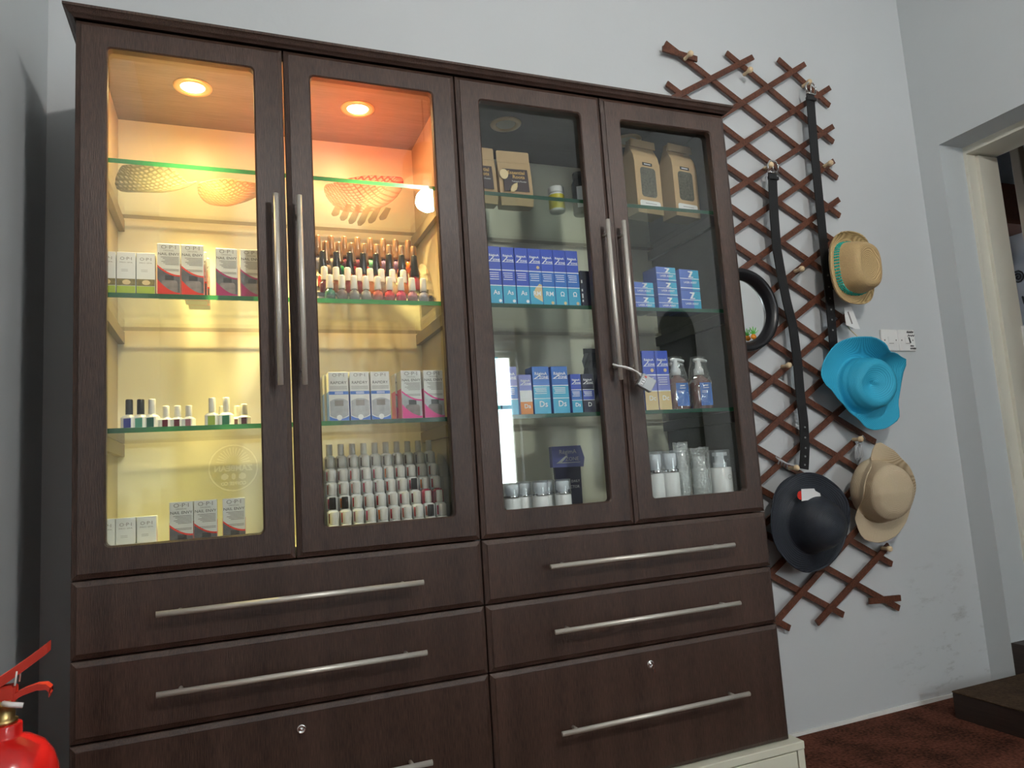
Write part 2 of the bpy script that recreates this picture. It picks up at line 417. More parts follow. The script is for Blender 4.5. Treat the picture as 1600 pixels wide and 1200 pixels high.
M['cyan'] = plain('cyan_carton', (.06,.42,.66), rough=.22, coat=.4)
M['tealbox'] = plain('teal_carton', (.01,.42,.50), rough=.3)
M['navy'] = plain('navy_carton', (.012,.014,.06), rough=.3)
M['violet'] = plain('violet_blue_carton', (.20,.22,.58), rough=.25, coat=.3)
M['orange'] = plain('orange_print', (.75,.27,.07), rough=.4)
M['sand'] = plain('sand_print', (.72,.55,.28), rough=.4)
M['amber'] = plain('amber_liquid', (.13,.035,.028), rough=.12, coat=.8)
M['pumpwhite'] = plain('white_pump', (.80,.82,.83), rough=.3)
M['wrap'] = thin_glass('crinkled_wrap', (.97,.97,.97), refl=2.2, haze=.06, rough=.08, bump=1.0, bscale=55)
M['bubble'] = thin_glass('bubble_wrap', (.88,.90,.90), refl=5.0, haze=.20, rough=.12, bump=1.0, bscale=130, hazecol=(.75,.8,.8))
M['clearcap'] = thin_glass('clear_cap', (.93,.96,.99), refl=2.0, haze=.12, hazecol=(.8,.86,.95))
M['silver'] = plain('silver_band', (.75,.76,.78), rough=.1, metal=1.0)
M['plasticdark'] = plain('dark_plastic_bag', (.05,.055,.075), rough=.2, bump=.8, bscale=45, coat=.5)
M['padlock'] = plain('grey_padlock', (.30,.31,.31), rough=.4, metal=.4)
M['added_glow'] = plain('added_glow_lettering', (.9,.9,.88), rough=.5, emis=(1,.98,.92), estr=.7)  # glow added so the mirrored lettering shows; no lit sign known
M['signdark'] = plain('sign_board', (.05,.04,.035), rough=.6)
def net(name, col, pitch, dens):
    m = bpy.data.materials.new(name); m.use_nodes = True
    nt = m.node_tree; nt.nodes.clear()
    out = N(nt, 'ShaderNodeOutputMaterial'); tc = N(nt, 'ShaderNodeTexCoord')
    tr = N(nt, 'ShaderNodeBsdfTransparent'); tr.inputs[0].default_value = (*[.88+.12*c for c in col],1); df = N(nt, 'ShaderNodeBsdfDiffuse'); tl = N(nt, 'ShaderNodeBsdfTranslucent')
    df.inputs[0].default_value = (*col,1); tl.inputs[0].default_value = (*col,1)
    mp = N(nt, 'ShaderNodeMapping'); mp.inputs['Rotation'].default_value = (0,0,.6); nt.links.new(tc.outputs['Object'], mp.inputs[0])
    w1 = N(nt, 'ShaderNodeTexWave'); w1.inputs['Scale'].default_value = pitch; w1.bands_direction = 'X'
    w2 = N(nt, 'ShaderNodeTexWave'); w2.inputs['Scale'].default_value = pitch; w2.bands_direction = 'Y'
    for w_ in (w1,w2): w_.inputs['Distortion'].default_value = .6; nt.links.new(mp.outputs[0], w_.inputs['Vector'])
    mxm = N(nt, 'ShaderNodeMath', operation='MAXIMUM'); nt.links.new(w1.outputs['Fac'], mxm.inputs[0]); nt.links.new(w2.outputs['Fac'], mxm.inputs[1])
    mr = N(nt, 'ShaderNodeMapRange'); mr.inputs[1].default_value = .55; mr.inputs[2].default_value = .95; mr.inputs[3].default_value = dens-.25; mr.inputs[4].default_value = min(1,dens+.40); nt.links.new(mxm.outputs[0], mr.inputs[0])
    a = N(nt, 'ShaderNodeMixShader'); a.inputs[0].default_value = .22; b = N(nt, 'ShaderNodeMixShader')
    nt.links.new(df.outputs[0], a.inputs[1]); nt.links.new(tl.outputs[0], a.inputs[2])
    nt.links.new(mr.outputs[0], b.inputs[0]); nt.links.new(tr.outputs[0], b.inputs[1]); nt.links.new(a.outputs[0], b.inputs[2]); nt.links.new(b.outputs[0], out.inputs[0])
    return m
M['greynet'] = net('grey_net', (.17,.16,.11), 26, .55)
M['peachnet'] = net('peach_net', (.42,.17,.09), 30, .52)
M['rednet'] = net('red_net', (.26,.055,.05), 26, .48)
M['redstraw'] = straw('red_sinamay', (.16,.012,.02), (.55,.10,.11), .006)
M['feather'] = net('brown_feather', (.18,.10,.06), 90, .42)
M['darkred'] = plain('dark_red_feather', (.10,.012,.02), rough=.7, noise=.4, nscale=90)
M['browncupboard'] = grain('red_brown_cupboard', (.07,.025,.012), (.16,.06,.03), stretch=(40,3,40), rough=.5, bump=.1, big=(4,.6,4))
M['teacloth'] = plain('teal_cloth', (.02,.14,.14), rough=.9, noise=.3, nscale=40)
M['post'] = plain('pale_post', (.42,.36,.28), rough=.5)
def sheer():
    m = bpy.data.materials.new('white_curtain'); m.use_nodes = True
    nt = m.node_tree; nt.nodes.clear()
    out = N(nt, 'ShaderNodeOutputMaterial'); tl = N(nt, 'ShaderNodeBsdfTranslucent'); tl.inputs[0].default_value = (.62,.58,.56,1)
    df = N(nt, 'ShaderNodeBsdfDiffuse'); df.inputs[0].default_value = (.72,.70,.67,1)
    a = N(nt, 'ShaderNodeMixShader'); a.inputs[0].default_value = .55
    nt.links.new(tl.outputs[0], a.inputs[1]); nt.links.new(df.outputs[0], a.inputs[2]); nt.links.new(a.outputs[0], out.inputs[0])
    return m
M['curtain'] = sheer()
M['leafgreen'] = plain('green_plastic', (.10,.50,.06), rough=.4)
M['orangeplastic'] = plain('orange_plastic', (.85,.30,.02), rough=.4)
POLISH = [plain('polish_'+n, c, rough=.1, coat=1.0) for n, c in (
    ('green',(.03,.16,.13)),('taupe',(.20,.16,.16)),('grey',(.30,.30,.31)),('stone',(.34,.33,.31)),('coral',(.55,.16,.12)),('red',(.58,.05,.06)),
    ('rose',(.60,.07,.14)),('mauve',(.42,.18,.22)),('lilac',(.30,.30,.38)),('plum',(.10,.02,.05)),('brown',(.20,.06,.03)),('wine',(.16,.01,.03)),
    ('copper',(.40,.14,.05)),('cream',(.62,.55,.36)),('orange',(.70,.18,.03)),('violet',(.18,.13,.34)),('blue',(.03,.06,.45)),('mint',(.12,.45,.34)),
    ('forest',(.02,.18,.09)),('lime',(.35,.48,.06)),('black',(.01,.01,.012)))]
PN = ['green','taupe','grey','stone','coral','red','rose','mauve','lilac','plum','brown','wine','copper','cream','orange','violet','blue','mint','forest','lime','black']
PO = dict(zip(PN, POLISH))

# ================================================================== SETTING
XL, XR, YB, YR, ZC = -0.128, 2.8935, 0.40, -3.60, 3.05
struct('wall_back', MB().box(XL-.15, XR+.13, YB, YB+.15, 0, ZC), M['wall'])
struct('wall_left', MB().box(XL-.15, XL, YR-.15, YB, 0, ZC), M['wall2'])
DY0, DY1, DZ = -0.62, 0.305, 2.07       # doorway
mb = MB(); mb.box(XR, XR+.13, DY1, YB, 0, ZC); mb.box(XR, XR+.13, DY0, DY1, DZ, ZC); mb.box(XR, XR+.13, YR-.15, DY0, 0, ZC)
struct('wall_right', mb, M['wall2'])
WX0, WX1, WZ0, WZ1 = 1.93, 2.42, .78, 1.85     # window behind the camera
VX0, VX1 = .98, 1.46
mb = MB(); mb.box(XL, VX0, YR-.15, YR, 0, ZC); mb.box(VX1, WX0, YR-.15, YR, 0, ZC); mb.box(WX1, XR, YR-.15, YR, 0, ZC)
for a_, b_ in ((VX0,VX1),(WX0,WX1)):
    mb.box(a_, b_, YR-.15, YR, 0, WZ0); mb.box(a_, b_, YR-.15, YR, WZ1, ZC)
struct('wall_rear', mb, M['wallrear'])
struct('ceiling', MB().box(XL-.15, 4.2, YR-.15, 1.5, ZC, ZC+.1), M['ceiling'])
struct('floor', MB().box(XL-.15, XR+.13, YR-.15, YB, -.1, 0), M['carpet'])
mb = MB()
pts = [(1.60,.012),(2.1,.011),(2.45,.014),(2.70,.011),(2.8935,.011)]
poly = [(x,h) for x,h in pts] + [(x,0) for x,h in reversed(pts)]
mb.prism(poly, YB-.006, YB)
struct('baseboard_back', mb, M['trimwhite'])
# window frame behind the camera
for q_, (a_, b_) in enumerate(((WX0,WX1),(VX0,VX1))):
    w = struct('window_%d' % (q_+1), MB().box(a_, b_, YR-.09, YR-.06, WZ0, WZ0+.04).box(a_, b_, YR-.09, YR-.06, WZ1-.04, WZ1).box(a_, a_+.04, YR-.09, YR-.06, WZ0+.04, WZ1-.04).box(b_-.04, b_, YR-.09, YR-.06, WZ0+.04, WZ1-.04).box(a_+.04, b_-.04, YR-.085, YR-.065, 1.40, 1.43), M['cream'])
    part('pane', MB().box(a_+.04, b_-.04, YR-.077, YR-.073, WZ0+.04, 1.40), M['pane'], w)
    part('pane', MB().box(a_+.04, b_-.04, YR-.077, YR-.073, 1.43, WZ1-.04), M['pane'], w)
# doorway frame, set back in the reveal
FX0, FX1 = XR+.13, XR+.29
mb = MB(); mb.box(FX0, FX1, DY1-.012, DY1+.05, .18, DZ+.05); mb.box(FX0+.05, FX1, DY1-.026, DY1-.012, .18, DZ-.035)
mb.box(FX0, FX1, DY0, DY1-.012, DZ-.03, DZ+.05); mb.box(FX0, FX1, DY0-.05, DY0, .18, DZ+.05)
d = struct('door_1', mb, M['cream'])
hb = MB(); hb.box(FX1-.012, FX1+.004, DY1-.034, DY1-.026, 1.26, 1.34); hb.smooth = True; hb.lathe([(.006,1.255),(.006,1.345)], 8, (FX1, DY1-.038, 0))
part('hinge', hb, M['switch'], d)
struct('trim_1', MB().box(XR, FX0, DY0, DY1, 0, .175), M['stepwood'])            # raised threshold
# neighbouring room through the doorway
struct('floor_far', MB().box(FX0, 4.1, -1.6, 1.4, .0, .18), M['carpet2'])
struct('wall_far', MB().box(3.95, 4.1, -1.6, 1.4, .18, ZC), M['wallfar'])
struct('wall_far_side', MB().box(XR+.13, 3.95, 1.25, 1.4, .18, 1.2).box(XR+.13, 3.95, 1.25, 1.4, 1.9, ZC).box(XR+.13, 3.42, 1.25, 1.4, 1.2, 1.9).box(3.56, 3.95, 1.25, 1.4, 1.2, 1.9), M['wallfar'])  # narrow opening added out of view to let daylight into the far room
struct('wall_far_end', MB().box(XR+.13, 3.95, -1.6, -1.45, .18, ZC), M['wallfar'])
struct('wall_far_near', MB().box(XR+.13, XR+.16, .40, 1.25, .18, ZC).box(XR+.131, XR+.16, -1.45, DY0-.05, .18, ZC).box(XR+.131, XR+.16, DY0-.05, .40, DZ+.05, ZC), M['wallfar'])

# ================================================================== PENDANT LAMP (behind the camera, mirrored in the glass door)
LX, LY, LZ = 1.262, -1.88, 2.333
lamp = thing('pendant_lamp', 'brown woven pendant lamp with white bulb, mirrored at right of second glass door', 'lamp', (LX, LY, LZ))
mb = MB(); mb.smooth = True
rings = []
for i in range(13):
    ph = pi*i/12
    rings.append([(.058*sin(ph)*(1+.20*cos(5*a+ph*3))*cos(a), .058*sin(ph)*(1+.20*cos(5*a+ph*3))*sin(a), -.060*cos(ph)) for a in [2*pi*j/30 for j in range(30)]])
mb.loft(rings); part('bulb', mb, M['bulb'], lamp)
mb = MB(); mb.smooth = True
mb.lathe([(.018,.062),(.018,.13)], 12); part('socket', mb, M['switch'], lamp)
mb = MB(); mb.smooth = True
prof = [(.118,.10),(.122,.16),(.115,.22),(.09,.27),(.05,.30),(.02,.305)]
mb.lathe(prof, 32, cap0=False, cap1=True); mb.lathe([(r-.004,z) for r,z in prof], 32, cap0=False, cap1=False)
part('shade', mb, M['shade'], lamp)
mb = MB(); mb.smooth = True; mb.tube([(0,0,.30),(0,0,ZC-LZ)], .004, 6); part('cord', mb, M['rubber'], lamp)
mb = MB(); mb.smooth = True; mb.lathe([(.045,ZC-LZ-.03),(.045,ZC-LZ)], 20); part('ceiling_rose', mb, M['switch'], lamp)

# things on the wall behind the camera, seen only as reflections
sg = thing('added_logo_sign', 'added coffee logo sign with made-up glow mirrored faintly in the leftmost glass door', 'sign', (.312, YR, 1.055))  # sign added in place of a shirt logo; its glow is made up
SR = .160
mb = MB(); mb.smooth = False
mb.loft([[(SR*cos(2*pi*j/48), y, SR*sin(2*pi*j/48)) for j in range(48)] for y in (0.0,.012)], True, True, True); part('board', mb, M['signdark'], sg)
mb = MB()
mb.loft([[((SR-.004-k)*cos(2*pi*j/48), y, (SR-.004-k)*sin(2*pi*j/48)) for j in range(48)] for k, y in ((0,.012),(0,.0145),(.010,.0145),(.010,.012))]); part('ring', mb, M['added_glow'], sg)
mb = MB()
for k in range(15):
    a = pi*(k+.5)/15
    mb.prism([(.045*cos(a-.03), .03+.045*sin(a-.03)), (.105*cos(a-.03), .03+.105*sin(a-.03)), (.105*cos(a+.03), .03+.105*sin(a+.03)), (.045*cos(a+.03), .03+.045*sin(a+.03))], .012, .0145)
part('sun_rays', mb, M['added_glow'], sg)
for s, z, sz in (('ZAMBEAN', -.005, .052), ('COFFEE CO', -.105, .030)):
    text(s, sz, M['added_glow'], sg, (0, .0135, z), rot=(0,0,pi), bold=.0016)
mb = MB(); mb.smooth = True
for sx_ in (-1, 0, 1):
    mb.lathe([(.002,-.022),(.012,-.012),(.014,0),(.012,.012),(.002,.022)], 10, (sx_*.055, .0135, -.058), sx=(1 if sx_ == 0 else 1.7), sy=.1)
part('leaf', mb, M['added_glow'], sg)
pf = thing('picture_frame', 'small framed print mirrored in the third glass door', 'picture', (2.31, YR, 1.95))
part('frame', MB().box(-.11,-.095,0,.02,-.10,.16).box(.095,.11,0,.02,-.10,.16).box(-.095,.095,0,.02,-.10,-.085).box(-.095,.095,0,.02,.145,.16), M['post'], pf)
part('print', MB().box(-.095,.095,0,.012,-.085,.145), M['paper'], pf)
cu = MB(); cu.smooth = True
cu.loft([[(.955+.53*j/40, YR+.055+.018*sin(j*1.35), z) for j in range(41)] for z in (.45, 1.25, 2.05)] , closed=False)
o = single('curtain', cu, M['curtain'], 'pleated white curtain mirrored low in the second glass door', 'curtain', (1.22, YR+.05, .45))
sm = o.modifiers.new('t', 'SOLIDIFY'); sm.thickness = .003
ap = MB(); n_ = 16
arc_ = [(-2.118+.185*cos(pi*k/n_), 1.66+.185*sin(pi*k/n_)) for k in range(n_+1)]
pl_ = [(-1.933,.35)] + arc_ + [(-2.303,.35)]
kk = len(pl_); ap.add([(XR-.032,a,b) for a,b in pl_]+[(XR-.002,a,b) for a,b in pl_], [tuple(range(kk)), tuple(range(2*kk-1,kk-1,-1))]+[(j,kk+j,kk+(j+1)%kk,(j+1)%kk) for j in range(kk)])
single('arched_panel', ap, M['blackframe'], 'black arched panel mirrored in the fourth glass door', 'panel', (XR-.015,-2.118,.35))
cr_ = MB(); cr_.smooth = True; cr_.tube([(.96,YR+.055,2.06),(1.48,YR+.055,2.06)], .009, 8); cr_.tube([(1.0,YR,2.06),(1.0,YR+.055,2.06)], .006, 6); cr_.tube([(1.44,YR,2.06),(1.44,YR+.055,2.06)], .006, 6)
single('curtain_rail', cr_, M['steel'], 'thin steel rail holding the white curtain', 'rail', (1.22, YR+.05, 2.06))

# ================================================================== DISPLAY CABINET
CB = (0.80, 0.19, 0.178)
cab = thing('display_cabinet', 'dark wood display cabinet with four glass doors above six drawers', 'cabinet', CB)
ZT, ZA, ZB_, ZC_, ZD = 1.8714, 0.7565, 0.6134, 0.4671, 0.178
YI = .387                                                # inner face of the back
def cp(name, mb, mat, parent=None, label=None): return part(name, mb, mat, parent or cab, CB, label)
cp('side_panel', MB().box(0, .026, .0215, .395, ZD, ZT), [M['wenge']])
cp('side_panel', MB().box(1.574, 1.60, .0215, .395, ZD, ZT), [M['wenge_in']])
cp('divider', MB().box(.789, .811, .0215, YI, ZD, 1.853), M['wenge_in'])
# cream linings of the left compartment
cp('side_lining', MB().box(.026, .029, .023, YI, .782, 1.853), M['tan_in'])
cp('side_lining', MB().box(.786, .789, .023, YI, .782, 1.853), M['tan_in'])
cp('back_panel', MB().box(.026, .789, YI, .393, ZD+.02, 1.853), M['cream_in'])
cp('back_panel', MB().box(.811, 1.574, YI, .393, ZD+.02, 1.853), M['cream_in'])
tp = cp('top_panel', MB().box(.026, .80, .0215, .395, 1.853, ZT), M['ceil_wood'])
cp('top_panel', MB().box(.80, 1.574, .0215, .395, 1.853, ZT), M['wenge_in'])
cp('floor_panel', MB().box(.026, .789, .0215, YI, .760, .780), M['cream_in'])
cp('floor_panel', MB().box(.811, 1.574, .0215, YI, .760, .780), M['cream_in'])
cp('plinth_rail', MB().box(.026, 1.574, .0215, .395, ZD, ZD+.018), M['wenge'])
# cornice: profile swept round front and sides
prof = [(0,ZT+.0005),(.003,ZT+.0005),(.006,1.8745),(.011,1.8775),(.015,1.8825),(.0175,1.885),(.020,1.8865),(.020,1.892),(0,1.892)]
rings = []
for d_, z in prof:
    rings.append([(-d_, .395, z), (-d_, -d_, z), (1.60+d_, -d_, z), (1.60+d_, .395, z)])
mb = MB(); mb.loft(rings, closed=False); mb.add([(0,.395,1.892),(0,0,1.892),(1.6,0,1.892),(1.6,.395,1.892)], [(0,1,2,3)])
cp('cornice', mb, M['wenge'])
# shelves
for (x0, x1) in ((.030,.785), (.812,1.573)):
    for zt in (1.598, 1.314, 1.040):
        mb = MB(); mb.add([(x0,.04,zt),(x1,.04,zt),(x1,.37,zt),(x0,.37,zt)], [(0,1,2,3)]); mb.add([(x0,.04,zt-.010),(x1,.04,zt-.010),(x1,.37,zt-.010),(x0,.37,zt-.010)], [(3,2,1,0)])
        mb.m = 1
        mb.add([(x0,.04,zt-.010),(x1,.04,zt-.010),(x1,.04,zt),(x0,.04,zt)], [(0,1,2,3)])
        mb.m = 2
        mb.add([(x0,.37,zt-.010),(x1,.37,zt-.010),(x1,.37,zt),(x0,.37,zt)], [(0,1,2,3)])
        cp('glass_shelf', mb, [M['shelf'], M['edge'], M['backedge']])
        lm = M['batten'] if x0 < .5 else M['wenge_in']
        cp('shelf_support', MB().box(x0, x0+.014, .05, YI-.002, zt-.040, zt-.011), lm)
        cp('shelf_support', MB().box(x1-.014, x1, .05, YI-.002, zt-.040, zt-.011), lm)
# downlights
for x, y, on in ((.21,.182,1),(.597,.187,1),(.998,.170,0),(1.385,.175,0)):
    mb = MB(); mb.smooth = True
    pr_ = [(.043,1.8525),(.042,1.8505),(.030,1.8485),(.027,1.8525)]
    mb.lathe(pr_, 28, (x,y,0), cap0=False, cap1=False)
    rim = cp('downlight_rim', mb, M['rim'])
    mb = MB(); mb.smooth = True
    mb.lathe([(.0005,1.8495),(.018,1.850),(.0265,1.852)], 24, (x,y,0), cap0=True, cap1=False)
    cp('lens', mb, M['lens'] if on else M['lensoff'], rim)
    if on:
        for kind_ in ('SPOT', 'AREA'):
          ld = bpy.data.lights.new('downlight_beam', kind_); ld.color = (1.0,.66,.26)
          if kind_ == 'SPOT': ld.energy = SPOT_WATTS*(1.0 if x < .4 else 1.55); ld.spot_size = radians(74); ld.spot_blend = 1.0; ld.shadow_soft_size = .022
          else: ld.shape = 'DISK'; ld.size = .05; ld.energy = .9; ld.spread = radians(170)
          lo = bpy.data.objects.new('downlight_beam', ld); COL.objects.link(lo); lo.parent = cab; lo.location = (x-CB[0], y-CB[1], 1.8470-CB[2])
def slab(x0, x1, z0, z1, hole=None):
    """front with a stepped moulded edge, optional rounded opening"""
    mb = MB()
    r = .0008
    rg = [rrect(x0,x1,z0,z1,r,.0205), rrect(x0,x1,z0,z1,r,.0075), rrect(x0+.0010,x1-.0010,z0+.0010,z1-.0010,r,.0060),
          rrect(x0+.0098,x1-.0098,z0+.0098,z1-.0098,r,.0021), rrect(x0+.0103,x1-.0103,z0+.0103,z1-.0103,r,.0019), rrect(x0+.0108,x1-.0108,z0+.0108,z1-.0108,r,0)]
    if hole:
        a0,a1,b0,b1 = hole
        rg += [rrect(a0-.003,a1+.003,b0-.003,b1+.003,.011,0), rrect(a0,a1,b0,b1,.009,.003), rrect(a0,a1,b0,b1,.009,.0205)]
        mb.loft(rg + [rg[0]])
    else:
        mb.loft(rg, True, True, True)
    return mb
def vhandle(x, z0, z1):
    mb = MB(); mb.smooth = True
    mb.tube([(x,-.028,z0),(x,-.028,z1)], .0058, 12)
    for z in (z0+.035, z1-.035): mb.tube([(x,-.028,z),(x,0,z)], .0042, 8)
    return mb
def hhandle(x0, x1, z):
    mb = MB(); mb.smooth = True
    mb.tube([(x0,-.028,z),(x1,-.028,z)], .0058, 12)
    for x in (x0+.04, x1-.04): mb.tube([(x,-.028,z),(x,0,z)], .0042, 8)
    return mb
dl = [('far left','front of warm-lit shelves'),('','')]
holes = ((.057,.338,.815,1.817),(.4585,.741,.815,1.817),(.860,1.137,.818,1.816),(1.257,1.545,.815,1.813))
edges = ((.0,.3985),(.4015,.7985),(.8015,1.1988),(1.2012,1.600))
hx = (.376,.424,1.176,1.2225)
for i in range(4):
    dr = cp('door', slab(edges[i][0], edges[i][1], ZA+.0012, ZT-.0008, holes[i]), M['wenge'])
    h = holes[i]
    pn = MB(); pn.prism([(p[0],p[2]) for p in rrect(h[0]-.006,h[1]+.006,h[2]-.006,h[3]+.006,.003,0,2)], .0206, .0212)
    cp('glass_pane', pn, M['pane'], dr)
    cp('handle', vhandle(hx[i], 1.112, 1.522), M['steel'], dr, 'long brushed steel bar handle')
rows = ((ZB_,ZA),(ZC_,ZB_),(ZD,ZC_))
for c, (x0,x1,h0,h1,lx) in enumerate(((.0,.7985,.1435,.655,.40),(.8015,1.60,.9515,1.465,1.207))):
    for r_, (z0,z1) in enumerate(rows):
        dw = cp('drawer', slab(x0, x1, z0+.0014, z1-.0014), M['wenge'])
        hz = (.684,.540,.3215)[r_]
        cp('handle', hhandle(h0, h1, hz), M['steel'], dw, 'long brushed steel bar handle')
        if r_ == 2:
            mb = MB(); mb.smooth = True
            mb.loft([[(lx+r*cos(2*pi*j/20), y, .426+r*sin(2*pi*j/20)) for j in range(20)] for r, y in ((.0095,0),(.0095,-.002),(.0075,-.004),(.0055,-.0035),(.005,-.001),(.0035,-.001),(.0025,-.004))], True, False, True)
            mb.smooth = False
            if c == 1: mb.box(lx+.002, lx+.006, -.012, -.0105, .408, .418); mb.box(lx-.001,lx+.001,-.012,-.003,.418,.428)
            cp('lock', mb, M['chrome'], dw, 'small round silver lock')
# cream base the cabinet stands on
cbt = thing('cream_plinth_unit', 'low cream base unit under the dark cabinet', 'base', (.80,.19,0))
PO_ = (.80,.19,0)
part('top_board', MB().cbox(-.02, 1.626, -.020, .385, .158, .1775, .0015), M['creambase'], cbt, PO_)
part('end_post', MB().box(1.604, 1.624, -.018, .385, 0, .1575), M['creambase'], cbt, PO_)
part('end_post', MB().box(-.018, .002, -.018, .385, 0, .1575), M['creambase'], cbt, PO_)
part('body', MB().box(.003, 1.603, -.010, .38, 0, .157), M['creambase'], cbt, PO_)
for k in range(4):
    part('front_panel', MB().cbox(.005+.4*k, .4+.4*k+(.0005 if k<3 else 0), -.0185, -.0105, .01, .1555, .001), M['creambase'], cbt, PO_)

# padlock on the right-hand pair of handles
pk = thing('cable_padlock', 'grey combination padlock with pale cable looped through third and fourth door handles', 'padlock', (1.235,-.047,1.100))
mb = MB(); mb.cbox(-.020,.020,-.0075,.0075,-.017,.017,.002)
pb = part('lock_body', mb, M['padlock'], pk); pb.rotation_euler = (0, radians(33), radians(-12))
mb = MB(); mb.smooth = True
for k in range(3):
    mb.lathe([(.004,-.0022),(.0045,0),(.004,.0022)], 10, (-.010+.0, -.0075, .002-.006*k) , sy=.4)
part('number_wheel', mb, M['whiteink'], pb)
part('button', MB().box(-.013,-.007,-.0085,-.0072,.009,.012), M['red'], pb)
mb = MB(); mb.smooth = True
L = [(1.222,-.047,1.117),(1.213,-.045,1.128),(1.200,-.040,1.137),(1.185,-.038,1.142),(1.168,-.034,1.145),(1.160,-.024,1.150),(1.166,-.013,1.153),(1.180,-.012,1.150),(1.195,-.014,1.145),(1.212,-.013,1.140),(1.2305,-.015,1.131),(1.2345,-.030,1.124),(1.234,-.044,1.117)]
mb.tube([(p[0]-1.235,p[1]+.047,p[2]-1.100) for p in L], .0022, 8)
part('cable', mb, M['paper'], pk)

# ================================================================== CARTONS
EPS = .0004
def lines(x0, x1, zs, h=.0011, y=-EPS, jag=0):
    mb = MB()
    for i, z in enumerate(zs):
        k = ((i*37) % 11)/11*jag*(x1-x0)
        mb.box(x0+k, x1, y-.0001, y, z-h/2, z+h/2)
    return mb
def swoosh(w, h, za, zb, thick, n=10):
    """curved band across the front: from (left, za) falling to (right, zb)"""
    up = []; lo = []
    for i in range(n+1):
        t = i/n; x = -w/2 + w*t; z = zb + (za-zb)*(1-t)**2
        up.append((x,z)); lo.append((x, z-thick*(1-.2*t)))
    return up, lo
def carton(name, w, d, h, mat, key):
    return lambda: MB().cbox(-w/2, w/2, 0, d, 0, h, .0006)
def nail_envy(x, y, z, w, h, col, label, group, colour_name, win='window', rz=0.0, open_top=False):
    t = thing('nail_care_box', label, 'box', (x,y,z), rz, group)
    d = w*.9
    inst('carton', ('ne',w,h), lambda: MB().cbox(-w/2, w/2, 0, d, 0, h, .0006), M['card'], t)
    # coloured side panels, curved band, window and foot on the front
    def foot():
        up, lo = swoosh(w-.001, h, h*.30, h*.045, .002); mb = MB()
        mb.prism(up + [((w-.001)/2,.0006),(-(w-.001)/2,.0006)], -EPS, 0); return mb
    def band():
        up, lo = swoosh(w-.001, h, h*.58, h*.39, .0042); mb = MB(); mb.prism(up + lo[::-1], -EPS*1.5, 0); return mb
    def wind():
        up, lo = swoosh(w-.001, h, h*.58, h*.39, .0042); u2, _ = swoosh(w-.001, h, h*.30, h*.045, 0); mb = MB(); mb.prism(lo + u2[::-1], -EPS*.6, 0); return mb
    inst('foot_print', ('nef',w,h), foot, col, t); inst('curved_band', ('neb',w,h), band, col, t); inst('window', ('new',w,h), wind, M[win], t)
    for q in (-1,1):
        inst('side_print', ('nes',w,h), lambda: MB().box(-EPS/2, EPS/2, .0008, d-.0008, .0006, h*.62), col, t, (q*(w/2+EPS/2),0,0))
    inst('bottle_body', ('nebb',w,h), lambda: MB().prism([(p[0],p[2]) for p in rrect(-w*.32,w*.38,h*.03,h*.285,w*.12,0,3)], -EPS*.8, -EPS*.6), M['blister2'], t)
    inst('bottle_cap', ('nebc',w,h), lambda: MB().box(-w*.16,w*.22,-EPS*.8,-EPS*.6,h*.285,h*.385), M['blister3'], t)
    text('O·P·I', w*.26, M['greyink'], t, (0,-EPS,h*.93), squeeze=1.25)
    text('NAIL ENVY', w*.185, M['ink'], t, (0,-EPS,h*.795), squeeze=1.02)
    text('ORIGINAL', w*.085, M['greyink'], t, (0,-EPS,h*.865), squeeze=1.2)
    inst('small_print', ('nel',w,h), lambda: lines(-w*.34, w*.44, [h*(.735-.028*k) for k in range(6)]+[h*.50,h*.475], jag=.3), M['greyink'], t)
    return t
def spa_box(x, y, z, w, h, label, group, green=True):
    t = thing('foot_spa_box', label, 'box', (x,y,z), 0, group); d = w
    inst('carton', ('spa',w,h), lambda: MB().cbox(-w/2, w/2, 0, d, 0, h, .0006), M['cardwhite'], t)
    if green:
        inst('green_foot', ('spag',w,h), lambda: MB().box(-w/2+.0004, w/2-.0004, -EPS, 0, .0006, h*.19), M['lime'], t)
        inst('leaf_band', ('spal',w,h), lambda: MB().box(-w/2+.0004, w/2-.0004, -EPS, 0, h*.20, h*.36), M['olive'], t)
        inst('seed_disc', ('spad',w,h), lambda: MB().prism([(w*.02+w*.22*cos(2*pi*j/16), h*.28+w*.15*sin(2*pi*j/16)) for j in range(16)], -EPS*1.6, -EPS), M['sand'], t)
    text('O·P·I', w*.27, M['greyink'], t, (0,-EPS,h*.84), squeeze=1.15)
    text('PRO SPA', w*.10, M['greyink'], t, (0,-EPS,h*.75), squeeze=1.8)
    inst('small_print', ('spap',w,h), lambda: lines(-w*.25, w*.1, [h*.58,h*.545], h=.0006), M['greyink'], t)
    return t
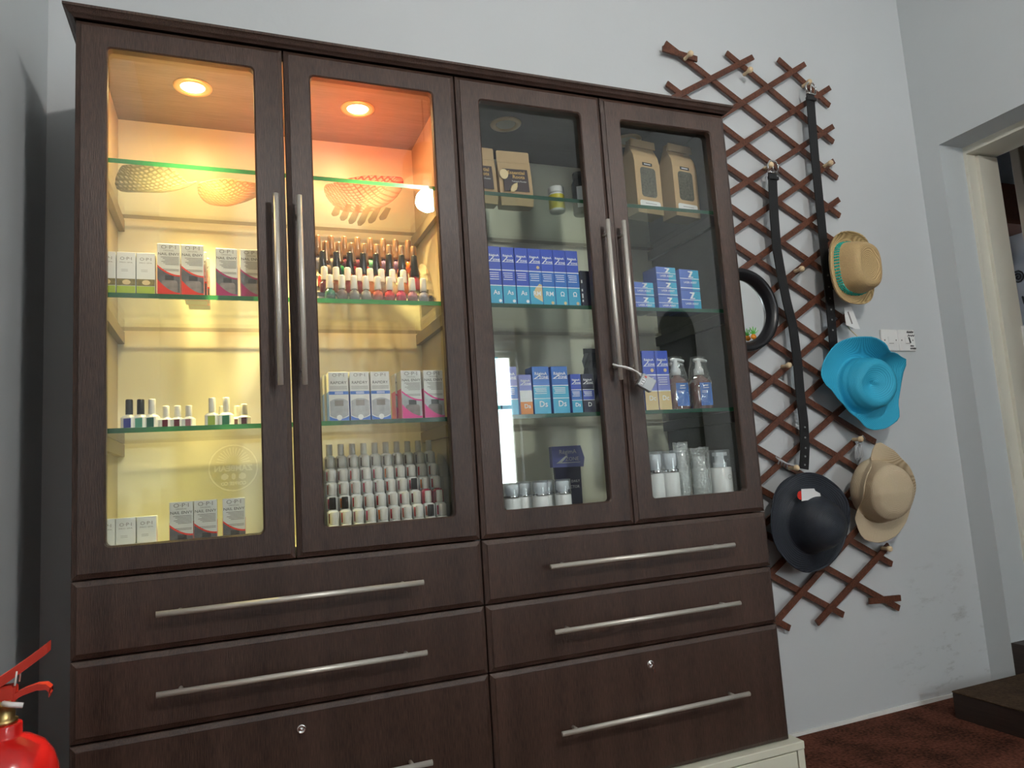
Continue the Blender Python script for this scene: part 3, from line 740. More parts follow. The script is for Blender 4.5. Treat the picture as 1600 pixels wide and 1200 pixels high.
def rapid_dry(x, y, z, w, h, label, group, front=True):
    t = thing('nail_dryer_box', label, 'box', (x,y,z), 0, group); d = w*.85
    inst('carton', ('rd',w,h), lambda: MB().cbox(-w/2, w/2, 0, d, 0, h, .0006), M['card'], t)
    for q in (-1,1): inst('side_print', ('rds',w,h), lambda: MB().box(-EPS/2,EPS/2,.0008,d-.0008,.0006,h*.6), M['blueprint'], t, (q*(w/2+EPS/2),0,0))
    if front:
        inst('blue_band', ('rdb',w,h), lambda: MB().box(-w/2+.0004,w/2-.0004,-EPS,0,h*.535,h*.60), M['blueprint'], t)
        def foot():
            n = 10; mb = MB(); top = [(-w/2+.0004+(w-.0008)*i/n, h*.035+h*.06*(2*i/n-1)**2) for i in range(n+1)]
            mb.prism(top + [(w/2-.0004,.0006),(-w/2+.0004,.0006)], -EPS, 0); return mb
        def win():
            n = 10; mb = MB(); top = [(-w*.46+w*.92*i/n, h*.455-h*.055*(2*i/n-1)**2) for i in range(n+1)]; bot = [(-w*.46+w*.92*i/n, h*.05+h*.06*(2*i/n-1)**2) for i in range(n+1)]
            mb.prism(top + bot[::-1], -EPS*.8, 0); return mb
        inst('blue_foot', ('rdf',w,h), foot, M['blueprint'], t); inst('window', ('rdw',w,h), win, M['windowlight'], t)
        inst('bottle_neck', ('rdn',w,h), lambda: MB().box(-w*.22,w*.22,-EPS*1.2,-EPS*.8,h*.30,h*.42), M['greyink'], t)
        inst('seal', ('rdc',w,h), lambda: MB().prism([(w*.14*cos(2*pi*j/18), h*.065+w*.14*sin(2*pi*j/18)) for j in range(18)], -EPS*1.8, 0), M['cardwhite'], t)
        text('O·P·I', w*.24, M['greyink'], t, (0,-EPS,h*.93), squeeze=1.25)
        text('RAPIDRY', w*.21, M['ink'], t, (0,-EPS,h*.775), squeeze=.98)
        inst('small_print', ('rdl',w,h), lambda: lines(-w*.44, w*.44, [h*.70,h*.675,h*.65], h=.0009), M['greyink'], t)
        inst('band_print', ('rdl2',w,h), lambda: lines(-w*.2, w*.22, [h*.58,h*.555], h=.0012, y=-EPS), M['whiteink'], t)
    return t
def zone_box(x, y, z, w, h, label, group, sym, scheme, rz=0, d=None, name='skincare_box'):
    """blue skin-care carton: logo, two white rules, product letters"""
    t = thing(name, label, 'box', (x,y,z), rz, group); d = d or w
    top, mid, low = [M[k] for k in scheme]
    inst('carton', ('z',w,d,h), lambda: MB().cbox(-w/2, w/2, 0, d, 0, h, .0006), top, t)
    inst('middle_panel', ('zm',w,h), lambda: MB().box(-w/2+.0004,w/2-.0004,-EPS,0,h*.325,h*.585), mid, t)
    inst('lower_panel', ('zl',w,h), lambda: MB().box(-w/2+.0004,w/2-.0004,-EPS,0,.0006,h*.315), low, t)
    inst('white_rule', ('zr',w,h), lambda: MB().box(-w/2+.0004,w/2-.0004,-EPS*1.5,0,h*.583,h*.600).box(-w/2+.0004,w/2-.0004,-EPS*1.5,0,h*.315,h*.330), M['whiteink'], t)
    text('RégimA', w*.235, M['whiteink'], t, (0,-EPS,h*.845), bold=.0002)
    text('ZONE', w*.20, M['whiteink'], t, (w*.17,-EPS,h*.765), bold=.0002)
    inst('slash', ('zs',w,h), lambda: MB().prism([(-w*.45,h*.735),(w*.46,h*.735),(w*.46,h*.742),(-w*.30,h*.742),(w*.02,h*.82),(-w*.06,h*.82)], -EPS, 0), M['whiteink'], t)
    if sym: text(sym, w*.46, M['whiteink'], t, (w*.06,-EPS*1.2,h*.20), bold=.0003)
    inst('small_print', ('zp',w,h), lambda: lines(-w*.42, w*.30, [h*.54,h*.505,h*.47,h*.43], h=.0016, y=-EPS, jag=.15), M['whiteink'], t)
    return t
ORD = ['first','second','third','fourth','fifth','sixth','seventh','eighth','ninth','tenth']

S1, S2, S3, S0 = 1.5985, 1.3145, 1.0405, .7805
# --- left door, second shelf
for i, x in enumerate((.0495,.0855,.1215)):
    spa_box(x, .050, S2, .0345, .088, 'white and lime foot care box, %s from left on upper shelf' % ORD[i], 'white and lime boxes')
nail_envy(.1645,.050,S2,.0435,.110,M['red'],'red nail strengthener box beside the lime boxes, upper shelf','red nail boxes','red')
nail_envy(.2100,.050,S2,.0435,.110,M['red'],'red nail strengthener box, second of the red pair on upper shelf','red nail boxes','red')
nail_envy(.2150,.094,S2,.0435,.110,M['red'],'red nail box standing behind the red pair on upper shelf','red nail boxes','red')
nail_envy(.2195,.138,S2,.0435,.110,M['red'],'red nail box at the back behind the red pair','red nail boxes','red')
nail_envy(.2770,.050,S2,.0435,.106,M['magenta'],'magenta nail strengthener box left of the pair, upper shelf','magenta nail boxes','magenta')
nail_envy(.3265,.050,S2,.0435,.106,M['magenta'],'magenta nail strengthener box nearest the first door handle','magenta nail boxes','magenta')
# --- left door, bottom
for i, x in enumerate((.0465,.0825,.1195)):
    spa_box(x, .070, S0, .0350, .083, 'plain white foot care box, %s from left on cabinet floor' % ORD[i], 'plain white boxes', green=False)
nail_envy(.1830,.070,S0,.0440,.107,M['red'],'red nail strengthener box on cabinet floor, leftmost of three','red nail boxes on the floor','red')
nail_envy(.2285,.070,S0,.0440,.107,M['red'],'red nail strengthener box on cabinet floor, middle of three','red nail boxes on the floor','red')
nail_envy(.2830,.070,S0,.0440,.107,M['red'],'red nail strengthener box on cabinet floor, rightmost of three','red nail boxes on the floor','red')
# --- second door, third shelf
for i, x in enumerate((.5035,.5500,.5965)):
    rapid_dry(x, .050, S3, .0430, .109, 'white and blue quick dry box, %s of three along the shelf' % ('left','middle','right')[i], 'quick dry boxes')
for k in range(3):
    rapid_dry(.4990-.004*k, .090+.040*k, S3, .0430, .109, 'quick dry box %s behind the left blue one' % ('just','second','third')[k], 'quick dry boxes', front=False)
nail_envy(.6680,.050,S3,.0470,.111,M['pink'],'pink nail strengthener box next to the quick dry boxes','pink nail boxes','pink','windowlight')
nail_envy(.7210,.050,S3,.0470,.111,M['pink'],'pink nail strengthener box at right end of lower shelf','pink nail boxes','pink','windowlight')
nail_envy(.6640,.096,S3,.0470,.111,M['pink'],'pink nail box hidden behind the left pink one','pink nail boxes','pink','windowlight')

# ================================================================== NAIL POLISH BOTTLES
def bottle(x, y, z, label, group, body, cap, kind, rz=0.0, patch=None):
    t = thing('nail_polish_bottle', label, 'bottle', (x,y,z), rz, group)
    if kind == 'square':      # white squared bottle with printed patch
        def fb():
            mb = MB(); w = .0125
            mb.loft([rr(w-.001,0), rr(w,.001), rr(w,.024), rr(w-.0035,.0285), rr(.0055,.030), rr(.0055,.031)], True, True, True); return mb
        inst('body', 'sq', fb, body, t)
        def fc():
            mb = MB(); mb.smooth = True; mb.lathe([(.0068,.031),(.0072,.032),(.0070,.060),(.0062,.062)], 14); return mb
        inst('cap', 'sq', fc, cap, t)
        if patch: inst('label_patch', 'sq', lambda: MB().box(-.0045,.0105,-.0129,-.0124,.003,.022), patch, t)
    elif kind == 'short':
        def fb():
            mb = MB(); w = .0110
            mb.loft([rr(w-.001,0), rr(w,.001), rr(w,.018), rr(w-.0035,.0215), rr(.0055,.023), rr(.0055,.024)], True, True, True); return mb
        inst('body', 'sh', fb, body, t)
        def fc():
            mb = MB(); mb.smooth = True; mb.lathe([(.0064,.024),(.0068,.025),(.0066,.045),(.0058,.047)], 14); return mb
        inst('cap', 'sh', fc, cap, t)
        if patch: inst('label_patch', 'sh', lambda: MB().box(-.002,.0095,-.0114,-.0109,.002,.017), patch, t)
    elif kind == 'mini':      # clear bottle of coloured polish, short white cap
        def fb():
            mb = MB(); mb.smooth = True; mb.lathe([(.0105,0),(.0118,.002),(.0122,.018),(.0108,.026),(.0062,.029),(.006,.032)], 16); return mb
        inst('body', 'mi', fb, body, t)
        def fc():
            mb = MB(); mb.smooth = True; mb.lathe([(.0080,.032),(.0084,.034),(.0074,.062),(.0062,.064)], 16); return mb
        inst('cap', 'mi', fc, cap, t)
    elif kind == 'tall':      # long tapering cap
        def fb():
            mb = MB(); mb.smooth = True; mb.lathe([(.0120,0),(.0138,.002),(.0138,.020),(.0115,.029),(.0066,.033),(.0064,.036)], 16); return mb
        inst('body', 'ta', fb, body, t)
        def fc():
            mb = MB(); mb.smooth = True; mb.lathe([(.0112,.036),(.0110,.041),(.0084,.064),(.0076,.088),(.0064,.090)], 16); return mb
        inst('cap', 'ta', fc, cap, t)
    return t
def rr(w, z, c=.003):
    return [(-w+c,-w,z),(w-c,-w,z),(w,-w+c,z),(w,w-c,z),(w-c,w,z),(-w+c,w,z),(-w,w-c,z),(-w,-w+c,z)]
# left door, third shelf
g = 'gel bottles on the lower left shelf'
for i, (x, capk, lab, pt) in enumerate(((.0865,'blackcap','white bottle with royal blue label and black cap at left','blue'),(.1075,'blackcap','white bottle with mint label and black cap','mint'),(.1285,'whitecap','white bottle with dark green label between mint and wine ones','green'))):
    bottle(x, .092, S3, lab, g, M['whitebot'], M[capk], 'square', radians(-24), PO[pt])
for i, x in enumerate((.1545,.1765,.1980)):
    bottle(x, .092, S3, 'small white bottle with wine label, %s of three together' % ('left','middle','right')[i], g, M['whitebot'], M['whitecap'], 'short', radians(-24), PO['wine' if i < 2 else 'mauve'])
bottle(.2435, .092, S3, 'white bottle with lime green label on lower left shelf', g, M['whitebot'], M['whitecap'], 'square', radians(-20), PO['lime'])
bottle(.2715, .092, S3, 'white bottle with forest green label on lower left shelf', g, M['whitebot'], M['whitecap'], 'square', radians(-20), PO['forest'])
bottle(.2630, .122, S3, 'small white bottle standing behind the lime and forest bottles', g, M['whitebot'], M['whitecap'], 'short', radians(-24), PO['wine'])
bottle(.2940, .124, S3, 'small white bottle behind the forest green bottle, to its right', g, M['whitebot'], M['whitecap'], 'short', radians(-24), PO['plum'])
bottle(.3075, .092, S3, 'small white bottle with plum label nearest the first handle', g, M['whitebot'], M['whitecap'], 'short', radians(-24), PO['plum'])

def stand(name, label, x0, x1, steps, z0, y0, dep):
    t = thing(name, label, 'stand', ((x0+x1)/2, y0, z0)); o = ((x0+x1)/2, y0, z0)
    y = y0
    for i, zz in enumerate(steps):
        if i == 0: y += dep; continue
        part('tread', MB().box(x0, x1, y, y+dep, zz-.002, zz), M['acrylic'], t, o)
        part('riser', MB().box(x0, x1, y-.0015, y, steps[i-1], zz), M['acrylic'], t, o)
        y += dep
    ye = y
    # curved clear side
    n = 14; arc = [(y0+.03+(ye-y0-.03)*(1-cos(pi/2*i/n)), z0+(steps[-1]-z0+.03)*sin(pi/2*i/n)) for i in range(n+1)]
    poly = [(y0+.03,z0)] + arc + [(ye,z0)]
    for xs in (x1+.004, x0-.004):
        mb = MB(); k = len(poly)
        vs_ = [(xs-.0015,a,b) for a,b in poly] + [(xs+.0015,a,b) for a,b in poly]
        mb.add(vs_, [tuple(range(k)), tuple(range(2*k-1,k-1,-1))] + [(j,k+j,k+(j+1)%k,(j+1)%k) for j in range(k)])
        part('side_panel', mb, M['acrylic'], t, o)
    return t
# upper rack (second door, second shelf)
ST1 = stand('acrylic_display_stand', 'clear stepped stand holding colourful nail polish, upper shelf', .468, .742, (S2,1.342,1.364,1.398,1.424), S2, .062, .031)
lip = part('front_lip', MB().box(.468, .742, .0585, .0600, S2, S2+.016), M['acrylic'], ST1, (.605,.062,S2))
for xt in (.520,.612,.705): text('MORGAN TAYLOR', .0085, M['greyink'], lip, (xt-.605, -.0040, .0085))
gE = 'nail polish on the upper rack'
cE = ['green','taupe','grey','stone','coral','red','rose','mauve','lilac']
nE = ['dark green','taupe','grey','stone grey','coral','red','rose','mauve','lilac']
for i in range(9):
    bottle(.4960+.0275*i, .077, S2, '%s polish with white cap, %s from left in front row of upper rack' % (nE[i], ORD[i]), gE, PO[cE[i]], M['whitecap'], 'mini')
cD = ['plum','brown','wine','wine','copper','taupe','cream','copper']
for i in range(8):
    bottle(.4890+.0267*i, .108, 1.3425, 'white-capped %s polish, %s from left in second row of upper rack' % (cD[i], ORD[i]), gE, PO[cD[i]], M['whitecap'], 'mini')
cC = ['red','orange','orange','coral','mauve','plum','red','rose']
for i in range(8):
    bottle(.4905+.0318*i, .140, 1.3645, 'black-capped polish, %s from left in the middle row of upper rack' % ORD[i], gE, PO[cC[i]], M['blackcap'], 'tall')
cB = ['taupe','forest','wine','red','wine','copper','orange','orange']
for i in range(8):
    bottle(.5020+.0312*i, .171, 1.3985, 'bronze-capped polish, %s from left in fourth row of upper rack' % ORD[i], gE, PO[cB[i]], M['bronzecap'], 'tall')
cA = ['lilac','stone','plum','plum','mint','violet','violet','orange']
for i in range(8):
    bottle(.4870+.0326*i, .202, 1.4245, 'bronze-capped polish, %s from left in top row of upper rack' % ORD[i], gE, PO[cA[i]], M['bronzecap'], 'tall')
# lower rack (second door, cabinet floor)
def white_rack():
    stand('acrylic_display_stand', 'clear stepped stand holding rows of white bottles, cabinet floor', .468, .768, tuple(S0+.031*k for k in range(6)), S0, .048, .030)
    rowname = ['bottom','second','third','fourth','fifth','top']
    strips = ['red','coral','rose','wine','red','mauve','rose','orange','red','coral']
    for r in range(6):
        for c in range(10):
            x = .4845+.0273*c + .0030*r; y = .0625+.030*r; z = S0+.031*r
            cap = M['whitecap']; cn = 'white'
            if (r,c) in ((1,0),(1,1),(2,7),(0,8)): cap = M['blackcap']; cn = 'black'
            body = M['whitebot']
            if (r,c) in ((2,8),(2,9)): body = PO['rose']
            pt = PO[strips[(c+3*r) % 10]] if r < 5 else PO['taupe']
            bottle(x, y, z+.0003, '%s-capped white bottle, %s from left in %s row of lower rack' % (cn, ORD[c], rowname[r]), 'white bottles on the lower rack', body, cap, 'rack', 0, pt)
_b = bottle
def bottle(x, y, z, label, group, body, cap, kind, rz=0.0, patch=None):
    if kind != 'rack': return _b(x, y, z, label, group, body, cap, kind, rz, patch)
    t = thing('nail_polish_bottle', label, 'bottle', (x,y,z), rz, group)
    def fb():
        mb = MB(); w = .0124
        mb.loft([rr(w-.001,0), rr(w,.001), rr(w,.029), rr(w-.0035,.0335), rr(.0055,.0345), rr(.0055,.0355)], True, True, True); return mb
    inst('body', 'rk', fb, body, t)
    def fc():
        mb = MB(); mb.smooth = True; mb.lathe([(.0072,.0355),(.0077,.0365),(.0074,.0600),(.0066,.062)], 14); return mb
    inst('cap', 'rk', fc, cap, t)
    inst('label_strip', 'rk', lambda: MB().box(-.0110,-.0072,-.0128,-.0123,.006,.027), patch, t)
    return t
white_rack()

# ================================================================== FASCINATOR HATS ON THE TOP SHELF
def saucer(name, label, cat, loc, rx, ry, mat, tilt, wav, lift, extra=None, rz=0):
    t = thing(name, label, cat, loc, rz, 'hats lying on the top shelf')
    mb = MB(); mb.smooth = True; n = 36; rings = []
    for i in range(9):
        u = .02 + .98*i/8
        ring = []
        for j in range(n):
            a = 2*pi*j/n
            rad = u*(1+.06*sin(3*a+wav)+.04*sin(5*a))
            ring.append((rx*rad*cos(a), ry*rad*sin(a), .004 + lift*u*u*(1+.35*sin(2*a+wav)) + .006*(u**3)*sin(4*a+wav) + tilt*max(0,sin(a+wav))*u*.02))
        rings.append(ring)
    mb.loft(rings, True, True, False)
    o = part('brim', mb, mat, t); s = o.modifiers.new('t','SOLIDIFY'); s.thickness = .002; s.offset = 1
    return t
saucer('fascinator_hat', 'grey net saucer hat lying on the top glass shelf at left', 'hat', (.128,.205,S1), .082,.100, M['greynet'], 1, .3, .018)
saucer('fascinator_hat', 'peach net saucer hat lying beside the grey one', 'hat', (.292,.235,S1), .078,.085, M['peachnet'], 1, 1.4, .020)
t = saucer('fascinator_hat', 'red woven saucer hat with dark feathers on the top shelf, second door', 'hat', (.605,.200,S1), .098,.112, M['rednet'], 1, 2.0, .030)
for k in range(6):
    mb = MB(); x_ = -.062+.025*k; L_ = (.075,.105,.125,.135,.110,.080)[k]
    vs_ = [(x_-.007,-.01,0),(x_+.007,-.01,0),(x_+.010,L_*.8,0),(x_+.004,L_,0),(x_-.004,L_,0),(x_-.010,L_*.8,0)]
    mb.add(vs_+[(p[0],p[1],.0012) for p in vs_], [(0,1,2,3,4,5),(11,10,9,8,7,6)]+[(q,(q+1)%6,6+(q+1)%6,6+q) for q in range(6)])
    f = part('feather', mb, M['feather'], t); f.location = (0,.012,.0004+.0002*(k%2))

# ================================================================== RIGHT-HAND COMPARTMENT
def pouch(x, y, z, w, h, label, group, rz=0):
    t = thing('kraft_pouch', label, 'pouch', (x,y,z), rz, group)
    def fb():
        mb = MB(); mb.smooth = False
        def ring(zz, ww, dd, b=0): return [(-ww/2,-dd*.4+b,zz),(0,-dd/2+b,zz),(ww/2,-dd*.4+b,zz),(ww/2,dd*.4+b,zz),(0,dd/2+b,zz),(-ww/2,dd*.4+b,zz)]
        mb.loft([ring(0,w*.96,.040), ring(h*.12,w,.044), ring(h*.5,w,.030), ring(h*.78,w,.012), ring(h*.80,w,.006), ring(h*.985,w,.003), ring(h,w*.94,.003)], True, True, True); return mb
    inst('bag', ('p',w,h), fb, M['kraft'], t)
    def fl():
        mb = MB(); yf = lambda zz: -.0235 + (zz/h-.12)*.0175/.38*1.0 if zz > h*.12 else -.0235
        a, b_ = h*.24, h*.66
        def yy(zz): 
            u = (zz/h-.12)/.38
            return -(.022 + (.015-.022)*u) if zz < h*.5 else -(.015 + (.006-.015)*(zz/h-.5)/.28)
        n = 6; L_ = []; 
        for i in range(n+1):
            zz = a+(b_-a)*i/n
            L_.append([(-w*.38, yy(zz)-.0012, zz), (w*.38, yy(zz)-.0012, zz)])
        mb.loft(L_, closed=False); return mb
    inst('label', ('pl',w,h), fl, M['darklabel'], t)
    text('Essential', w*.155, M['gold'], t, (w*.02,-.0152,h*.585), rot=(radians(-6),0,0), bold=.0002)
    text('Roots', w*.155, M['gold'], t, (w*.08,-.0175,h*.505), rot=(radians(-6),0,0), bold=.0002)
    text('Turmeric Powder', w*.062, M['whiteink'], t, (w*.08,-.0198,h*.42), rot=(radians(-4),0,0))
    def spoon():
        mb = MB(); mb.smooth = True
        mb.lathe([(.0004,-.0165*h/.15),(.006,-.009),(.0085,0),(.006,.009),(.0004,.0165*h/.15)], 12, (0,0,0), sy=.12); return mb
    s = inst('spoon_print', ('ps',w,h), spoon, M['sand'], t, (-w*.10,-.0232,h*.30)); s.rotation_euler = (0,radians(35),0)
    s = inst('bowl_print', ('pb',w,h), lambda: MB().prism([(.012*cos(2*pi*j/14),.014*sin(2*pi*j/14)) for j in range(14)], -.0008, .0008), M['sand'], t, (-w*.36,-.0170,h*.545))
    return t
pouch(.895,.135,S1,.092,.160,'kraft pouch with dark label at left end of top shelf, half hidden','kraft pouches')
pouch(.996,.135,S1,.092,.158,'kraft pouch reading Essential Roots beside the yellow jar','kraft pouches', radians(-3))
t = thing('supplement_jar', 'small jar with yellow label and white lid, top shelf', 'jar', (1.121,.140,S1))
mb = MB(); mb.smooth = True; mb.lathe([(.0200,0),(.0215,.003),(.0215,.048),(.0185,.052),(.0185,.054)], 24); part('body', mb, M['pumpwhite'], t)
mb = MB(); mb.smooth = True; mb.lathe([(.0218,.006),(.0218,.046)], 24, cap0=False, cap1=False); part('label', mb, M['yellow'], t)
mb = MB(); mb.smooth = True; mb.lathe([(.0212,.052),(.0215,.054),(.0210,.068),(.0195,.070)], 24); part('lid', mb, M['whitebot'], t)
part('lettering_lines', MB().box(-.006,.006,-.0222,-.0219,.032,.034).box(-.006,.007,-.0222,-.0219,.026,.0275).box(-.006,.005,-.0222,-.0219,.020,.0215), M['greyink'], t)
t = thing('dark_bottle', 'dark bottle with white label beside the yellow jar', 'bottle', (1.198,.145,S1))
mb = MB(); mb.smooth = True; mb.lathe([(.021,0),(.023,.003),(.023,.088),(.018,.100),(.016,.104)], 24); part('body', mb, M['smoke'], t)
mb = MB(); mb.smooth = True; mb.lathe([(.0185,.104),(.0185,.118),(.017,.120)], 24); part('lid', mb, M['smoke'], t)
mb = MB(); mb.smooth = True
mb.loft([[(.0233*cos(a),.0233*sin(a),z) for a in [-pi/2-.9+ .25*j for j in range(6)]] for z in (.015,.075)], closed=False); part('label', mb, M['cardwhite'], t)

gz = 'blue boxes in a row on the upper shelf'
xs7 = (.8915,.9280,.9645,1.0000,1.0350,1.0705,1.1060)
sy7 = ('As','As','As','RM','RM','Ω','Ω')
lb7 = ('blue box lettered As, leftmost in the row of seven','blue box lettered As, second in the row of seven','blue box lettered As, nearest the RM boxes','blue box lettered RM with sand-coloured patch, middle of the row','blue box lettered RM beside the omega boxes','blue box with white omega sign, next to RM box','blue box with white omega sign at right end of row')
for i in range(7):
    t = zone_box(xs7[i], .050, S2, .0345, .146, lb7[i], gz, sy7[i], ('blue','blue' if i < 3 else 'midblue','cyan'))
    if i == 3:
        part('sand_patch', MB().prism([(-.006,.020),(.0165,.008),(.0165,.052),(.010,.055),(-.002,.043),(-.008,.032)], -EPS*1.1, -EPS*.9), M['sand'], t)
    if i >= 3:
        part('sun_print', MB().prism([(.0085+.0042*cos(2*pi*j/14), (.097 if i == 3 else .0065)+.0042*sin(2*pi*j/14)) for j in range(14)], -EPS*1.8, -EPS), M['sand'], t)
    else:
        part('sun_print', MB().prism([(.0105+.0040*cos(2*pi*j/14), .0085+.0040*sin(2*pi*j/14)) for j in range(14)], -EPS*1.8, -EPS), M['whiteink'], t)
t = thing('navy_box', 'short navy box right of the omega boxes', 'box', (1.1455,.052,S2))
part('carton', MB().cbox(-.017,.017,0,.034,0,.095,.0006), M['navy'], t)
part('side_lettering', MB().box(-.0162,-.0125,-EPS,0,.012,.018).box(-.0162,-.0125,-EPS,0,.022,.034).box(-.0162,-.0125,-EPS,0,.040,.046).box(-.0162,-.0125,-EPS,0,.062,.070), M['whiteink'], t)
# third shelf behind the third door
t = thing('teal_box', 'tall teal box at left end of third shelf', 'box', (.868,.050,S3))
part('carton', MB().cbox(-.0175,.0175,0,.035,0,.142,.0006), M['tealbox'], t)
part('white_rule', MB().box(-.017,.017,-EPS,0,.085,.087).box(-.017,.017,-EPS,0,.045,.047), M['whiteink'], t)
part('small_print', MB().box(-.004,.014,-EPS,0,.116,.121).box(.0,.014,-EPS,0,.099,.103), M['whiteink'], t)
zone_box(.9100,.050,S3,.0430,.118,'violet blue skincare box between teal and orange boxes','mixed boxes on the lower shelf','',('violet','midblue','cyan'))
t = zone_box(.9530,.050,S3,.0330,.098,'small pale box with orange print lettered Da','mixed boxes on the lower shelf','Da',('violet','cardwhite','orange'))
zone_box(.9955,.050,S3,.0450,.118,'tall blue box lettered Ds, left of the pair','mixed boxes on the lower shelf','Ds',('midblue','cyan','cyan'))
zone_box(1.0470,.050,S3,.0450,.118,'tall blue box lettered Ds, right of the pair','mixed boxes on the lower shelf','Ds',('midblue','cyan','cyan'))
zone_box(1.0910,.050,S3,.0290,.098,'small dark blue box lettered Ds beside the tall pair','mixed boxes on the lower shelf','Ds',('blue','midblue','cyan'))
zone_box(1.1245,.050,S3,.0330,.098,'small navy box lettered D nearest the padlock','mixed boxes on the lower shelf','D',('navy','blue','navy'))
t = thing('plastic_packet', 'crinkled dark plastic packet standing behind the padlocked handle', 'packet', (1.185,.130,S3))
mb = MB(); mb.smooth = False
rg = []
for i in range(9):
    z = .165*i/8; n = 14
    rg.append([((.034-.012*(i/8)+random.uniform(-.004,.004))*cos(2*pi*j/n)*1.1, (.022-.012*i/8+random.uniform(-.004,.004))*sin(2*pi*j/n), z) for j in range(n)])
mb.loft(rg, True, True, True); part('bag', mb, M['plasticdark'], t)
part('seal', MB().box(-.024,.024,-.001,.001,.162,.178), M['plasticdark'], t)
# floor behind third door
def airless(x, y, label, w=.0205, h=.098, name='cream_jar', sq=False):
    t = thing(name, label, 'jar', (x,y,S0), 0, 'white jars with silver bands')
    def fb():
        mb = MB(); mb.smooth = True; mb.lathe([(w-.001,0),(w,.002),(w,h*.60),(w-.002,h*.62)], 24); return mb
    inst('body', ('aj',w,h), fb, M['whitebot'], t)
    def fs():
        mb = MB(); mb.smooth = True; mb.lathe([(w,h*.62),(w+.0006,h*.63),(w+.0006,h*.67),(w,h*.68)], 24); return mb
    inst('silver_band', ('aj',w,h), fs, M['silver'], t)
    def fi():
        mb = MB(); mb.smooth = True; mb.lathe([(w*.62,h*.68),(w*.62,h*.72),(w*.80,h*.74),(w*.80,h*.93),(w*.70,h*.95)], 20); return mb
    inst('pump', ('aj',w,h), fi, M['pumpwhite'], t)
    def fc():
        mb = MB(); mb.smooth = True; mb.lathe([(w,h*.685),(w,h*.985),(w-.001,h)], 24, cap0=False); return mb
    inst('clear_cap', ('aj',w,h), fc, M['clearcap'], t)
    return t
airless(.9105,.080,'white jar with silver band at left end of cabinet floor')
airless(.9560,.116,'white jar behind, between the left two jars')
airless(.9850,.078,'white jar with silver band, middle of the front three')
airless(1.0190,.118,'white jar behind, between the right two jars')
airless(1.0470,.080,'white jar with silver band, right of the front three')
t = thing('skincare_sachet', 'navy sachet with folded top leaning behind the white jars', 'sachet', (1.132,.215,S0))
mb = MB(); mb.prism([(-.036,0),(.036,0),(.038,.14),(-.040,.14)], 0, .012); part('pack', mb, M['navy'], t)
mb = MB(); mb.prism([(-.047,.128),(.045,.126),(.050,.150),(.040,.184),(-.047,.184)], -.004, .014); fp = part('flap', mb, M['violet'], t)
text('RégimA', .0165, M['whiteink'], t, (0,-.0046,.168)); text('ZONE', .0150, M['whiteink'], t, (.012,-.0046,.148)); 
text('GLOBAL DAILY', .0095, M['whiteink'], t, (.0,-.0006,.088)); text('PROTECTOR', .0105, M['whiteink'], t, (.0,-.0006,.073))
part('slash', MB().prism([(-.036,.138),(.036,.138),(.036,.140),(-.02,.140),(.0,.158),(-.006,.158)], -.0048, -.004), M['whiteink'], t)

# --- fourth door
def tea_bag(x, y, z, label, rz):
    t = thing('kraft_bag', label, 'bag', (x,y,z), rz, 'kraft tea bags')
    w, d, h = .092, .058, .225
    def fb():
        mb = MB()
        def ring(zz, ww, d0, d1): return [(-ww/2,d0,zz),(ww/2,d0,zz),(ww/2,(d0+d1)/2,zz),(ww/2,d1,zz),(-ww/2,d1,zz),(-ww/2,(d0+d1)/2,zz)]
        mb.loft([ring(0,w,0,d), ring(h*.66,w,0,d), ring(h*.76,w*.98,.004,d*.92), ring(h*.90,w*.97,.020,d*.62), ring(h*.905,w*.97,.019,d*.60), ring(h*.97,w*.98,.012,d*.5), ring(h*.965,w*.98,.030,d*.55)], True, True, True); return mb
    inst('bag', 'tb', fb, M['kraft'], t)
    inst('folded_top', 'tf', lambda: MB().prism([(-w*.49,h*.885),(w*.49,h*.885),(w*.48,h*.985),(-w*.48,h*.985)], .0105, .0125), M['kraft'], t)
    def fw():
        mb = MB(); mb.prism([(p[0],p[2]) for p in rrect(-w*.30,w*.30,h*.215,h*.60,.010,0,4)], -.0009, 0); return mb
    inst('window', 'tw', fw, M['tea'], t)
    inst('dark_label', 'tl', lambda: MB().box(-w*.19,w*.19,-.0008,0,h*.625,h*.665), M['ink'], t)
    inst('label_print', 'tl2', lambda: MB().box(-w*.13,w*.13,-.0011,-.0008,h*.640,h*.650), M['whiteink'], t)
    inst('paper_label', 'tp', lambda: MB().prism([(p[0],p[2]) for p in rrect(-w*.40,w*.40,h*.075,h*.165,.006,0,3)], -.0009, 0), M['paper'], t)
    inst('small_print', 'ts', lambda: MB().box(-w*.20,w*.24,-.0012,-.0009,h*.125,h*.131), M['greyink'], t)
    return t
tea_bag(1.392,.095,S1,'kraft bag with leaf-filled window, left of the two on top shelf', radians(8))
tea_bag(1.518,.095,S1,'kraft bag with leaf-filled window, right of the two on top shelf', radians(8))
